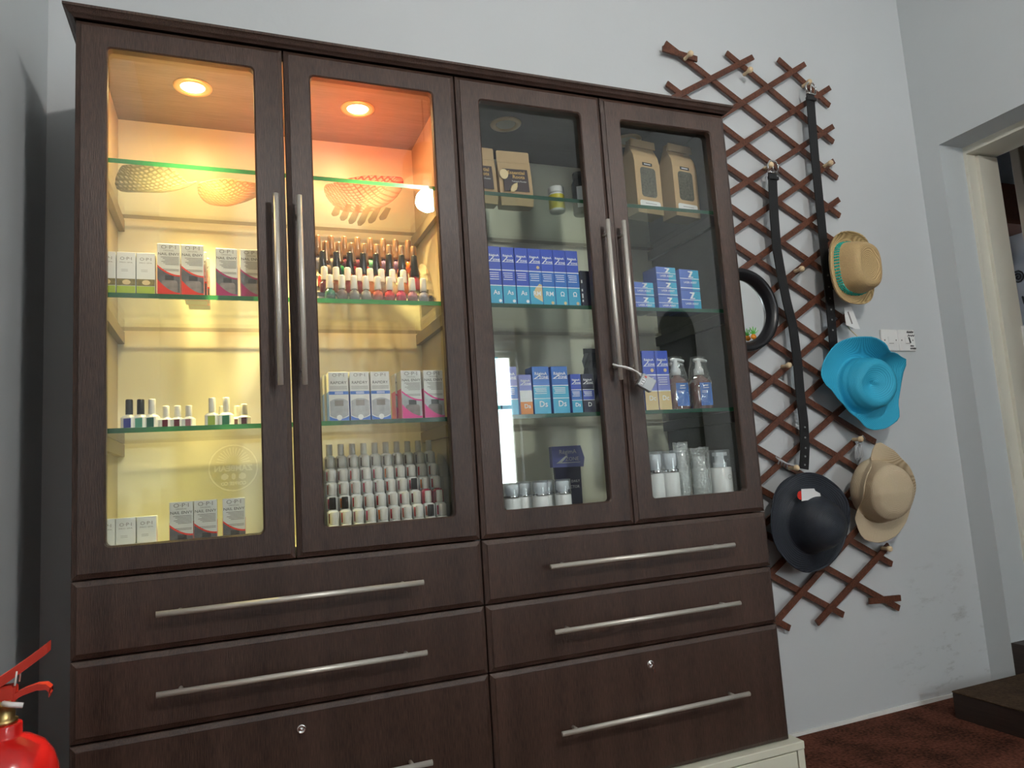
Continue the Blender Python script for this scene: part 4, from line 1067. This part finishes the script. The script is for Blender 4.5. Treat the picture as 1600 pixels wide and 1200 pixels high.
def flat_box(x, z, w, h, label):
    t = thing('laser_kit_box', label, 'box', (x,.080,z), radians(4), 'flat blue boxes in stacks')
    d = .062
    inst('carton', ('fb',w,h), lambda: MB().cbox(-w/2,w/2,0,d,0,h,.0006), M['periwinkle'], t)
    inst('pale_side', ('fbp',w,h), lambda: MB().box(w*.12,w/2-.0004,-EPS,0,.001,h-.001), M['cyan'], t)
    inst('white_rule', ('fbr',w,h), lambda: MB().box(-w/2+.0004,w/2-.0004,-EPS*1.5,0,h*.55,h*.58).box(-w/2+.0004,w/2-.0004,-EPS*1.5,0,h*.10,h*.14), M['whiteink'], t)
    inst('slash', ('fbs',w,h), lambda: MB().prism([(-w*.06,h*.62),(w*.20,h*.62),(w*.20,h*.66),(w*.06,h*.66),(w*.18,h*.86),(w*.20,h*.93),(-w*.05,h*.93),(-w*.05,h*.88),(w*.08,h*.86)], -EPS*2, 0), M['whiteink'], t)
    text('LASER ASSIST', w*.115, M['whiteink'], t, (w*.02,-EPS*1.6,h*.38), bold=.0001)
    return t
for k, h in ((0,.0395),(1,.0395)): flat_box(1.3340, S2+k*.0400, .0665, h, 'flat blue box, %s of the left stack of two' % ('bottom','top')[k])
for k in range(3): flat_box(1.4110, S2+k*.0420, .0665, .0415, 'flat blue box, %s of the middle stack of three' % ('bottom','middle','top')[k])
for k in range(2): flat_box(1.4870, S2+k*.0610, .0680, .0605, 'larger flat blue box, %s of the right stack' % ('bottom','top')[k])
for i, x in enumerate((1.3165,1.3575)):
    t = zone_box(x, .060, S3, .0395, .160, 'tall violet box lettered Dc, %s of two beside pump bottles' % ('left','right')[i], 'tall boxes lettered Dc', 'Dc', ('blue','violet','sand'))
    part('sun_print', MB().prism([(.008+.005*cos(2*pi*j/14), .107+.005*sin(2*pi*j/14)) for j in range(14)], -EPS*1.8, -EPS), M['sand'], t)
def pump_bottle(x, y, label, rz=0, wrap=True):
    t = thing('pump_bottle', label, 'bottle', (x,y,S3), rz, 'amber pump bottles in clear wrap')
    def rg(w, d, z): return [(p[0],p[2],z) for p in rrect(-w/2,w/2,-d/2,d/2,min(w,d)*.3,0,3)]
    def fb():
        mb = MB(); mb.smooth = True; mb.loft([rg(.054,.034,0), rg(.057,.036,.003), rg(.057,.036,.072), rg(.046,.030,.084), rg(.024,.022,.090), rg(.022,.020,.096)], True, True, True); return mb
    inst('body', 'pb', fb, M['amber'], t)
    inst('label', 'pl', lambda: MB().box(-.012,.024,-.0186,-.0180,.010,.073), M['midblue'], t)
    inst('label_print', 'pp', lambda: MB().box(0,.014,-.0190,-.0186,.064,.067).box(-.002,.016,-.0190,-.0186,.058,.0595).box(-.006,.012,-.0190,-.0186,.050,.051).box(-.006,.010,-.0190,-.0186,.046,.047), M['whiteink'], t)
    def fp():
        mb = MB(); mb.smooth = True; mb.lathe([(.0135,.096),(.0135,.112),(.0095,.116),(.0070,.134),(.0075,.137)], 18)
        mb.tube([(-.012,0,.1375),(0,0,.1385),(.014,0,.1380),(.028,0,.1345)], [.005,.0055,.005,.0035], 10); return mb
    inst('pump', 'pu', fp, M['pumpwhite'], t)
    if wrap:
        def fw():
            rnd = random.Random(5); mb = MB(); mb.smooth = False; n = 18; R_ = []
            for i in range(9):
                z = .001+.146*i/8; k = 1.0 if i < 5 else 1.0-.10*(i-4)
                R_.append([((.0325*k+rnd.uniform(-.002,.002))*cos(2*pi*j/n)*1.06, (.0225*k+rnd.uniform(-.0012,.0012))*sin(2*pi*j/n)*1.1, z) for j in range(n)])
            mb.loft(R_, True, False, False); return mb
        inst('clear_wrap', 'pw', fw, M['wrap'], t)
    return t
pump_bottle(1.4160,.086,'amber pump bottle in clear wrap next to the tall Dc boxes', radians(-6))
pump_bottle(1.4920,.086,'amber pump bottle in clear wrap nearest the right side panel', radians(-4))
pump_bottle(1.4560,.150,'amber pump bottle standing behind the two wrapped ones', radians(-10), False)
airless(1.3200,.080,'tall white bottle with silver band, left of two on cabinet floor', .0215,.153,'lotion_bottle')
airless(1.3665,.080,'tall white bottle with silver band, right of two on cabinet floor', .0225,.153,'lotion_bottle')
for x, y, w, h, lab in ((1.4105,.088,.021,.174,'taller bottle in bubble wrap beside the tall white bottles'),(1.4630,.084,.029,.157,'wider bottle in bubble wrap next to the white pump')):
    t = thing('wrapped_bottle', lab, 'bottle', (x,y,S0), 0, 'bottles in bubble wrap')
    mb = MB(); mb.smooth = True; mb.lathe([(w*.75,0.001),(w*.75,h*.62),(w*.6,h*.66),(w*.6,h*.85)], 20); part('body', mb, M['whitebot'], t)
    rnd = random.Random(int(x*1000)); mb = MB(); n = 22; R_ = []
    for i in range(12):
        R_.append([((w*.98+rnd.uniform(-.0009,.0009))*cos(2*pi*j/n), (w*.92+rnd.uniform(-.0009,.0009))*sin(2*pi*j/n), .0005+h*i/11+ (rnd.uniform(-.004,.002) if i == 11 else 0)) for j in range(n)])
    mb.loft(R_, True, False, False); part('bubble_wrap', mb, M['bubble'], t)
t = thing('white_pump_bottle', 'white pump bottle with clear cap at right end of cabinet floor', 'bottle', (1.5290,.082,S0))
w = .0300
mb = MB(); mb.smooth = True; mb.lathe([(w-.001,0),(w,.002),(w,.097),(w-.002,.099)], 26); part('body', mb, M['whitebot'], t)
mb = MB(); mb.smooth = True; mb.lathe([(w*.6,.099),(w*.6,.112),(w*.42,.114),(w*.42,.138)], 20); mb.smooth = False; mb.box(-.016,.020,-.009,.009,.130,.140); part('pump', mb, M['pumpwhite'], t)
mb = MB(); mb.smooth = True; mb.lathe([(w-.0006,.0995),(w-.0006,.145),(w-.002,.147)], 26, cap0=False); part('clear_cap', mb, M['clearcap'], t)
mb = MB(); mb.smooth = True; mb.loft([[(.006+(r)*cos(2*pi*j/16), -.0305, .072+r*sin(2*pi*j/16)) for j in range(16)] for r in (.0055,.0065)]); part('ring_print', mb, M['greyink'], t)

# ================================================================== TRELLIS ON THE WALL
tr = thing('wall_trellis', 'expanding red-brown wooden trellis with pegs, hung right of the cabinet', 'trellis', (2.1,.385,.32))
TO = (2.1,.385,.32)
YF0, YF1, YK0, YK1 = .3715, .3785, .379, .386
W_ = .0205
front = [((2.078,2.347),(1.66,2.108)),((2.324,2.359),(1.66,1.943)),((2.435,2.280),(1.66,1.802)),((2.427,2.123),(1.66,1.669)),((2.408,1.983),(1.66,1.524)),((2.410,1.833),(1.66,1.383)),((2.407,1.699),(1.66,1.228)),
         ((2.405,1.546),(1.66,1.088)),((2.405,1.407),(1.66,.946)),((2.420,1.277),(1.66,.795)),((2.425,1.125),(1.66,.674)),((2.338,.931),(1.66,.540)),((2.420,.838),(1.66,.368)),((2.330,.646),(1.885,.352)),((2.440,.561),(2.078,.342))]
back = [((1.706,2.343),(2.424,1.921)),((1.696,2.193),(2.413,1.772)),((1.966,2.350),(2.427,2.064)),((2.204,2.364),(2.431,2.211)),((1.64,2.062),(2.370,1.672)),((1.64,1.918),(2.41,1.495)),((1.64,1.780),(2.415,1.354)),
        ((1.64,1.660),(2.42,1.196)),((1.64,1.508),(2.42,1.064)),((1.64,1.360),(2.447,.926)),((1.64,1.224),(2.44,.786)),((1.64,1.085),(2.44,.636)),((1.64,.945),(2.452,.494)),((1.64,.800),(2.460,.341)),((1.64,.672),(2.203,.352)),((1.64,.535),(1.970,.340))]
for a, b_ in back:  part('slat', MB().bar(a, b_, W_, YK0, YK1), M['trellis'], tr, TO)
for a, b_ in front: part('slat', MB().bar(a, b_, W_, YF0, YF1), M['trellis'], tr, TO)
part('slat', MB().bar((2.317,.384),(2.463,.377), W_, YF0-.0002, YF1), M['trellis'], tr, TO, 'short loose slat at lower right corner')
part('slat', MB().bar((1.688,2.315),(1.828,2.298), W_, YF0-.0002, YF1), M['trellis'], tr, TO, 'short slat at upper left corner')
pegs = [(1.782,2.289),(2.034,2.269),(2.304,2.263),(2.078,1.918),(2.359,1.954),(2.163,1.544),(2.057,1.202),(2.339,.939),(2.040,.856),(2.409,.555)]
for x, z in pegs:
    x -= .008
    mb = MB(); mb.smooth = True
    R_ = []
    for r, y in ((.0065,.3715),(.0065,.364),(.0058,.356),(.0062,.350),(.0090,.345),(.0105,.339),(.0095,.333),(.006,.3295),(.0005,.329)):
        R_.append([(x+r*cos(2*pi*j/14), y, z+r*sin(2*pi*j/14)) for j in range(14)])
    mb.loft(R_, True, True, False); part('peg', mb, M['peg'], tr, TO)

# ------------------------------------------------------------------ round mirror
MX, MZ = 1.893, 1.394
mr = thing('round_mirror', 'round mirror in a deep black frame between cabinet and trellis', 'mirror', (MX,.37,MZ-.142))
MO = (MX,.37,MZ-.142)
mb = MB(); mb.smooth = True
mb.loft([[(MX+r*cos(2*pi*j/56), y, MZ+r*sin(2*pi*j/56)) for j in range(56)] for r, y in ((.142,.371),(.143,.350),(.141,.340),(.136,.337),(.128,.338),(.124,.342),(.117,.346),(.113,.352),(.108,.365),(.107,.371))])
part('frame', mb, M['blackframe'], mr, MO)
mb = MB(); mb.loft([[(MX+.108*cos(2*pi*j/56), y, MZ+.108*sin(2*pi*j/56)) for j in range(56)] for y in (.3665,.371)], True, True, True); part('mirror_glass', mb, M['mirror'], mr, MO)
t = thing('reflected_pineapple', 'tiny orange ornament with green leaves added in place of its mirror reflection', 'ornament', (1.925,.352,1.293))  # solid ornament added where the mirror only reflects one
mb = MB(); mb.smooth = True; mb.lathe([(.003,0),(.010,.005),(.011,.010),(.007,.017),(.002,.019)], 12, sy=.7); part('fruit', mb, M['orangeplastic'], t)
for k in range(5):
    a = -1.0+.5*k; part('leaf', MB().prism([(-.003,.017),(.003,.017),(.026*sin(a)+.001,.018+.026*cos(a)),(.026*sin(a)-.001,.018+.026*cos(a))], -.001-.0004*k, .0006-.0004*k), M['leafgreen'], t)

# ------------------------------------------------------------------ belts
def belt(label, path, w, holes):
    path = [(x-.017, z) for x, z in path]
    t = thing('leather_belt', label, 'belt', (path[-1][0],.345,path[-1][1]), 0, 'black belts'); o = (path[-1][0],.345,path[-1][1])
    def wid(i):
        a = Vector(path[max(0,i-1)]); b_ = Vector(path[min(len(path)-1,i+1)]); d = (b_-a).normalized(); return Vector((-d.y,d.x))*w/2
    L_ = []
    for i, p in enumerate(path):
        n = wid(i); p = Vector(p); yy = .3405 + .0015*sin(i*1.7)
        a, b_ = p+n, p-n
        L_.append([(a.x,yy,a.y),(b_.x,yy,b_.y),(b_.x,yy+.004,b_.y),(a.x,yy+.004,a.y)])
    mb = MB(); mb.loft(L_, True, True, True); part('strap', mb, M['leather'], t, o)
    x, z = path[0]
    mb = MB(); mb.smooth = True
    mb.tube([(x-.021,.338,z-.004),(x-.023,.336,z+.022),(x-.012,.335,z+.036),(x+.012,.335,z+.036),(x+.023,.336,z+.022),(x+.021,.338,z-.004)], .0034, 8)
    mb.tube([(x-.022,.339,z-.004),(x+.022,.339,z-.004)], .003, 8); mb.tube([(x,.338,z-.004),(x,.334,z+.034)], .0022, 6)
    part('buckle', mb, M['chrome'], t, o, 'silver buckle')
    part('keeper', MB().box(x-w/2-.003, x+w/2+.003, .336, .346, z-.030, z-.019), M['leather'], t, o)
    for k in holes:
        i = int(k); f = k-i; a = Vector(path[i]).lerp(Vector(path[min(i+1,len(path)-1)]), f)
        mb = MB(); mb.loft([[(a.x+.0032*cos(2*pi*j/10), y, a.y+.0032*sin(2*pi*j/10)) for j in range(10)] for y in (.3375,.3395)], True, True, True); part('eyelet', mb, M['padlock'], t, o)
belt('black leather belt hanging from the left peg down to the black hat',
     [(2.094,1.895),(2.089,1.824),(2.080,1.730),(2.074,1.613),(2.083,1.522),(2.093,1.431),(2.106,1.340),(2.109,1.228),(2.107,1.117),(2.107,1.007),(2.098,.920),(2.084,.850)], .037, (9.2,9.6,10.0,10.4,10.8))
belt('black leather belt hanging from the top right peg behind the straw hat',
     [(2.315,2.222),(2.311,2.140),(2.300,1.965),(2.296,1.842),(2.293,1.673),(2.290,1.554),(2.286,1.413),(2.280,1.290),(2.278,1.250)], .037, (5.2,5.5,5.8,6.1,6.4,6.7))

# ------------------------------------------------------------------ hats on the pegs
def hat_cord(mb, mat, parent):
    o = part('hanging_cord', mb, mat, parent)
    o.matrix_parent_inverse = (Matrix.Translation(parent.location) @ parent.rotation_euler.to_matrix().to_4x4()).inverted()
    return o
def hat_root(name, label, loc, axis, spin=0.0):
    z = Vector(axis).normalized(); x = Vector((1,0,0)); x = (x - z*x.dot(z)).normalized(); y = z.cross(x)
    t = thing(name, label, 'hat', loc)
    t.rotation_euler = (Matrix((x,y,z)).transposed().to_4x4() @ Matrix.Rotation(spin,4,'Z')).to_euler()
    return t
def surf(fn, nu, nv):
    mb = MB(); mb.smooth = True
    mb.loft([[fn(i/nu, 2*pi*j/nv) for j in range(nv)] for i in range(nu+1)], True, False, True)
    return mb
def solid(o, th=.0025):
    s = o.modifiers.new('thickness','SOLIDIFY'); s.thickness = th; s.offset = -1
def prof_fn(P):
    L = [0]
    for a, b_ in zip(P, P[1:]): L.append(L[-1]+sqrt((b_[0]-a[0])**2+(b_[1]-a[1])**2))
    T = L[-1]
    def f(u):
        s = u*T
        for i in range(len(P)-1):
            if s <= L[i+1]+1e-9:
                k = (s-L[i])/(L[i+1]-L[i]); return P[i][0]+(P[i+1][0]-P[i][0])*k, P[i][1]+(P[i+1][1]-P[i][1])*k
        return P[-1]
    return f
# straw trilby with teal bead band
h1 = hat_root('straw_trilby_hat', 'natural straw trilby with teal beaded band and paper tag', (2.330,.298,1.538), (.18,-1,-.03))
pf_ = prof_fn([(.151,.016),(.146,.006),(.130,.001),(.112,.002),(.107,.006),(.104,.025),(.099,.050),(.090,.072),(.082,.079),(.068,.081),(.054,.076),(.030,.073),(.004,.072)])
def f1(u, a):
    r, z = pf_(u); k = 1+.10*cos(2*a+pi)      # slightly oval
    zz = z + (.016*max(0,sin(a))**2 if r > .120 else 0)*((r-.120)/.03)
    return (r*cos(a)*k*.93, r*sin(a)*(2-k)*.95, zz)
o = part('hat_body', surf(f1, 46, 48), M['straw'], h1); solid(o)
mb = MB(); mb.smooth = True
for j in range(64):
    a = 2*pi*j/64; k = 1+.10*cos(2*a+pi)
    for q in range(3):
        rr_ = .1080 - .0012*q + .001*((j+q) % 2)
        c = (rr_*cos(a)*k*.93, rr_*sin(a)*(2-k)*.95, .009+.0065*q)
        mb.lathe([(.0012,-.0036),(.0040,-.002),(.0044,0),(.0040,.002),(.0012,.0036)], 6, c)
part('bead_band', mb, M['teal'], h1, label='band of teal beads')
t = thing('price_tag', 'white paper price tag hanging under the straw trilby', 'tag', (2.345,.325,1.325))
mb = MB(); mb.prism([(-.030,.080),(.004,.086),(.012,.066),(.034,.004),(.010,.004),(-.030,.018)], 0, .0012); part('card', mb, M['paper'], t)
part('print', MB().bar((-.014,.066),(-.001,.022),.006,-.0004,0), M['greyink'], t)
# blue floppy hat
HB = (2.322,.318,1.125)
h2 = hat_root('blue_sun_hat', 'bright blue woven sun hat with floppy brim, below the straw trilby', HB, (-.05,-1,.0))
outl = [(2.155,1.162),(2.173,1.214),(2.215,1.262),(2.280,1.288),(2.335,1.286),(2.380,1.262),(2.410,1.232),(2.470,1.222),(2.520,1.205),(2.515,1.165),(2.510,1.120),(2.492,1.060),(2.480,1.003),(2.430,.975),(2.373,.966),(2.330,.972),(2.275,1.012),(2.235,1.052),(2.185,1.105),(2.160,1.135)]
pol = sorted([(atan2(z-HB[2], x-HB[0]), sqrt((x-HB[0])**2+(z-HB[2])**2)) for x, z in outl])
def rad_at(a, pol=pol):
    a = (a+pi) % (2*pi) - pi; n = len(pol)
    for i in range(n):
        a0, r0 = pol[i]; a1, r1 = pol[(i+1) % n]
        if i == n-1: a1 += 2*pi
        aa = a if a >= a0 or i < n-1 else a+2*pi
        if i == n-1 and a < pol[0][0]: aa = a+2*pi
        if a0 <= aa <= a1: 
            k = (aa-a0)/(a1-a0+1e-9); k = k*k*(3-2*k)*.5+k*.5; return r0+(r1-r0)*k
    return pol[0][1]
pc = prof_fn([(.100,.0),(.094,.006),(.090,.030),(.087,.055),(.081,.072),(.066,.080),(.035,.072),(.003,.068)])
def f2(u, a):
    # a measured in world x-z; local y points to -z of the world for this axis
    if u < .45:
        k = u/.45; R0 = rad_at(a); r = R0+(.100-R0)*k
        z = .024*((1-k)**1.5)*(.35+.9*max(0,cos(a+2.5))) + .05*((1-k)**2)*max(0,cos(2*(a-.95)))*(.7 if -.6 < a < 2.2 else 0)
        z += .004*sin(6*a)*(1-k) + .045*((1-k)**1.3)*max(0,cos(a-1.35))**2
        cx, cz = .012*k, -.010*k*0
    else:
        k = (u-.45)/.55; r, z = pc(k); cx, cz = .012, 0
        pinch = max(0, z-.02)/.06
        r *= 1 - .22*pinch*max(0,cos(a-2.6))**4 - .10*pinch*max(0,cos(a+2.2))**4
        z -= .012*pinch*max(0,1-r/.06)*1.0
        z += .012*pinch*cos(a-.3)
        r *= 1 + .012*sin(34*z*10)*(1 if .012 < z < .065 else 0)
    return (cx+r*cos(a), cz+r*sin(a), z)
o = part('hat_body', surf(f2, 44, 60), M['straw_blue'], h2); solid(o)
mb = MB(); mb.smooth = True
mb.tube([(2.335,.342,1.355),(2.345,.338,1.330),(2.370,.334,1.305),(2.392,.333,1.275),(2.400,.330,1.250)], .0022, 6)
hat_cord(mb, M['cord'], h2)
# black wide-brim hat
HK = (2.034,.310,.679)
h3 = hat_root('black_sun_hat', 'black wide-brimmed straw hat with white and red tag', HK, (-.02,-1,-.04))
pk_ = prof_fn([(1.0,.004),(.97,.0),(.80,.0),(.62,.003),(.575,.010),(.54,.030),(.47,.062),(.37,.088),(.25,.100),(.12,.106),(.01,.109)])
def f3(u, a):
    r, z = pk_(u); R0 = .164
    ex, ez = R0*r*cos(a), R0*r*sin(a)*.985
    z += .010*(max(0,r-.6)/.4)*sin(2*a+.5) + .004*(max(0,r-.7)/.3)*sin(5*a)
    return (ex+.010*(1-r), ez-.006*(1-r), z)
o = part('hat_body', surf(f3, 44, 60), M['straw_black'], h3); solid(o, .003)
tg = thing('hat_tag', 'white folded tag with red disc on the black hat', 'tag', (2.008,.268,.768))
mb = MB(); mb.prism([(-.034,-.016),(.020,-.014),(.046,-.006),(.044,.003),(.026,.012),(.022,.020),(-.030,.022)], 0, .0015); part('card', mb, M['paper'], tg)
mb = MB(); mb.prism([(-.034+.014*cos(2*pi*j/18), .002+.014*sin(2*pi*j/18)) for j in range(18)], .0017, .0030); part('red_disc', mb, M['red'], tg)
mb = MB(); mb.smooth = True
mb.tube([(2.048,.352,.858),(2.030,.346,.864),(2.005,.352,.872),(1.985,.356,.886),(1.975,.362,.893)], .003, 6)
for k in range(4): mb.tube([(1.972+.010*k,.362,.898-.006*k),(1.980+.010*k,.356,.884-.006*k),(1.978+.012*k,.362,.872-.006*k)], .0022, 6)
hat_cord(mb, M['greycord'], h3)
# beige folded hat
HG = (2.360,.318,.757)
h4 = hat_root('beige_sun_hat', 'beige straw sun hat with folded brim hanging by a pale cord', HG, (-.25,-1,-.05))
outg = [(2.369,.917),(2.330,.870),(2.306,.800),(2.290,.730),(2.268,.660),(2.290,.606),(2.336,.592),(2.400,.606),(2.445,.640),(2.478,.700),(2.490,.760),(2.472,.810),(2.440,.855),(2.405,.895)]
pol4 = sorted([(atan2(z-HG[2], x-HG[0]), sqrt((x-HG[0])**2+(z-HG[2])**2)) for x, z in outg])
pg = prof_fn([(.098,.0),(.092,.010),(.088,.040),(.080,.078),(.064,.092),(.030,.095),(.003,.094)])
def f4(u, a):
    if u < .5:
        k = u/.5; R0 = max(rad_at(a, pol4), .103); r = R0+(.098-R0)*k
        z = .030*((1-k)**.9)*max(0,cos(a-.75))**2 + .006*(1-k)*sin(3*a)
        F = math.exp(-((a-2.75)/.80)**4)          # brim folded up against the crown
        q = 1-k
        rf = .098 + .030*sin(min(1,q*1.3)*pi*.75); zf = .100*q**1.1
        r = r*(1-F)+rf*F; z = z*(1-F)+zf*F
    else:
        k = (u-.5)/.5; r, z = pg(k)
        r *= 1-.05*cos(2*a)
        dent = max(0, z-.03)/.07
        z -= .020*dent*max(0,cos(a+1.6))*(r/.08)
    return (r*cos(a), r*sin(a)*1.06, z)
o = part('hat_body', surf(f4, 44, 60), M['straw_beige'], h4); solid(o)
mb = MB(); mb.smooth = True
for k in range(5):
    x = 2.330+.006*k
    mb.tube([(2.352,.352,.938),(x-.012,.352,.915),(x-.018,.354,.875),(x-.010,.356,.850+.006*k),(x-.002,.354,.880),(2.350,.352,.930)], .0019, 6)
mb.tube([(2.360,.345,.938),(2.345,.340,.950),(2.325,.342,.940),(2.330,.345,.922),(2.350,.348,.930)], .0024, 6)
hat_cord(mb, M['greycord'], h4)

# ------------------------------------------------------------------ light switches
for i, (x0, x1, lab) in enumerate(((2.556,2.640,'plain white light switch beside the blue hat'),(2.643,2.727,'white light switch with black marker writing, right of the plain one'))):
    xc = (x0+x1)/2; t = thing('light_switch', lab, 'switch', (xc,.4,1.262)); o_ = (xc,.4,1.262)
    part('plate', MB().cbox(x0,x1,.391,.3995,1.262,1.344,.002), M['switch'], t, o_)
    mb = MB(); mb.prism([(.388,0)] and [(xc-.012,1.290),(xc+.012,1.290),(xc+.012,1.316),(xc-.012,1.316)], .388, .391); rk = part('rocker', mb, M['switch'], t, o_)
    part('rocker_edge', MB().box(xc-.012,xc+.012,.3876,.388,1.2895,1.2912), M['greyink'], t, o_)
    for s in (-1,1):
        mb = MB(); mb.loft([[(xc+s*.029+.003*cos(2*pi*j/10), y, 1.303+.003*sin(2*pi*j/10)) for j in range(10)] for y in (.3902,.391)], True, True, True); part('screw', mb, M['greyink'], t, o_)
    if i == 1:
        def squiggle(cx, cz, w, h, n, seed):
            rnd = random.Random(seed); return [(cx-w/2+w*k/n, .3895, cz+(h/2 if k % 2 else -h/2)*rnd.uniform(.6,1)) for k in range(n+1)]
        mb = MB()
        mb.tube(squiggle(xc+.018,1.334,.034,.009,9,1), .0015, 5); mb.tube(squiggle(xc+.021,1.321,.034,.007,7,2), .0015, 5)
        mb.tube(squiggle(xc+.020,1.281,.018,.006,6,3), .0012, 5); mb.tube(squiggle(xc+.024,1.271,.030,.007,9,4), .0014, 5)
        mb.tube([(xc+.005,.3868,1.314),(xc+.011,.3868,1.292)], .0028, 6)
        part('marker_writing', mb, M['ink'], t, o_)

# ================================================================== STEP AND DOORWAY THINGS
t = thing('carpeted_step', 'low step with brown carpet top in front of the doorway', 'step', (2.70,-.2,0))
part('riser_box', MB().box(2.506,2.890,-.70,.254,0,.079), M['stepwood'], t, (2.70,-.2,0))
part('carpet_top', MB().cbox(2.504,2.891,-.702,.256,.0795,.086,.002), M['carpet2'], t, (2.70,-.2,0))
t = thing('wall_cupboard', 'brown hanging cupboard seen through the doorway', 'cupboard', (3.85,.73,1.90))
part('box', MB().box(3.70,3.949,.62,1.00,1.94,2.12), M['browncupboard'], t, (3.85,.73,1.90))
part('lip', MB().box(3.685,3.949,.61,1.01,1.915,1.939), M['browncupboard'], t, (3.85,.73,1.90))
mb = MB(); mb.smooth = True
for k in range(6): mb.tube([(3.72,.66+.05*k+.016*cos(q*pi/4),2.135+.014*sin(q*pi/4)) for q in range(9)], .0035, 5)
part('scroll_trim', mb, M['rubber'], t, (3.85,.73,1.90))
single('timber_post', MB().cbox(3.60,3.64,.445,.485,.18,2.9,.003), M['post'], 'pale timber post seen through the doorway', 'post', (3.62,.465,.18))
single('timber_beam', MB().cbox(3.60,3.64,-.30,.444,1.83,1.89,.003), M['post'], 'pale crossbar beside the timber post', 'beam', (3.62,.07,1.83))
single('brown_curtain', MB().box(3.80,3.83,-.60,.40,1.0,2.8), M['browncupboard'], 'red-brown panel behind the post through the doorway', 'panel', (3.815,-.1,1.0))
t = thing('coat_hook', 'black scrolled iron hook on the far wall through the doorway', 'hook', (3.94,.77,1.55))
mb = MB(); mb.smooth = True
sp_ = [(3.94, .745+.035*(1-q/26)*cos(q*.6), 1.70+.035*(1-q/26)*sin(q*.6)) for q in range(25)]
mb.tube(sp_, .004, 6); part('scroll', mb, M['rubber'], t, (3.94,.77,1.55))
for k in range(3):
    mb = MB(); mb.smooth = True; mb.tube([(3.945,.80-.04*k+.02,1.66-.03*k),(3.92,.80-.04*k,1.62-.03*k),(3.90,.78-.04*k,1.60-.03*k)], .005, 6); part('prong', mb, M['rubber'], t, (3.94,.77,1.55))
mb = MB(); mb.smooth = True
mb.loft([[(3.92+.02*cos(q*1.9), .80+.03*cos(2*pi*q/12)*(1-.2*i)+.02*i*.4, 1.86-.035*i) for q in range(12)] for i in range(5)], True, True, True)
single('hanging_cloth', mb, M['teacloth'], 'dark teal cloth hanging under the brown cupboard', 'cloth', (3.92,.80,1.72))

# ================================================================== FIRE EXTINGUISHER
EX, EY = -.038, -.256
fx = thing('fire_extinguisher', 'red fire extinguisher hung on the left wall beside the drawers', 'extinguisher', (EX,EY,.12))
mb = MB(); mb.smooth = True
mb.lathe([(.060,0),(.070,.006),(.0715,.02),(.0715,.375),(.070,.395),(.064,.416),(.052,.434),(.036,.445),(.026,.449),(.0235,.452),(.0235,.466),(.0225,.468)], 36); part('cylinder', mb, M['red_paint'], fx)
mb = MB(); mb.smooth = True; mb.lathe([(.018,.468),(.018,.474),(.0145,.475),(.0145,.492),(.016,.494),(.016,.502)], 20); part('valve', mb, M['brass'], fx)
mb = MB(); mb.smooth = True; mb.tube([(-.012,-.018,.488),(-.012,-.030,.488)], .012, 14); part('gauge', mb, M['brass'], fx)
part('valve_block', MB().cbox(-.020,.016,-.011,.011,.496,.522,.003), M['red_lever'], fx)
def lever(pts, w, th):
    mb = MB(); L_ = []
    for x, z in pts: L_.append([(x,-w/2,z),(x,w/2,z),(x,w/2,z+th),(x,-w/2,z+th)])
    mb.loft(L_, True, True, True); return mb
part('top_lever', lever([(-.020,.512),(.004,.526),(.030,.543),(.054,.560),(.056,.562)], .024, .015), M['red_lever'], fx, label='red squeeze lever')
part('carry_handle', lever([(.012,.500),(.026,.506),(.042,.510),(.054,.509),(.060,.503),(.058,.497)], .020, .008), M['red_lever'], fx, label='red carrying handle')
mb = MB(); mb.smooth = True; mb.tube([(.016,-.0125,.522),(.018,-.012,.541),(.018,.012,.541),(.016,.0125,.522)], .0014, 6); mb.tube([(.002,-.014,.500),(.012,-.020,.498),(.028,-.018,.494)], .004, 6)
part('safety_tie', mb, M['paper'], fx, label='thin white safety tie')
mb = MB(); mb.smooth = True
mb.tube([(-.016,-.012,.485),(-.05,-.035,.47),(-.066,-.05,.40),(-.066,-.055,.25),(-.060,-.055,.10)], .009, 10); part('hose', mb, M['rubber'], fx)
part('wall_bracket', MB().box(-.0895,-.072,-.02,.02,.26,.30), M['steel'], fx)

bpy.context.view_layer.update()
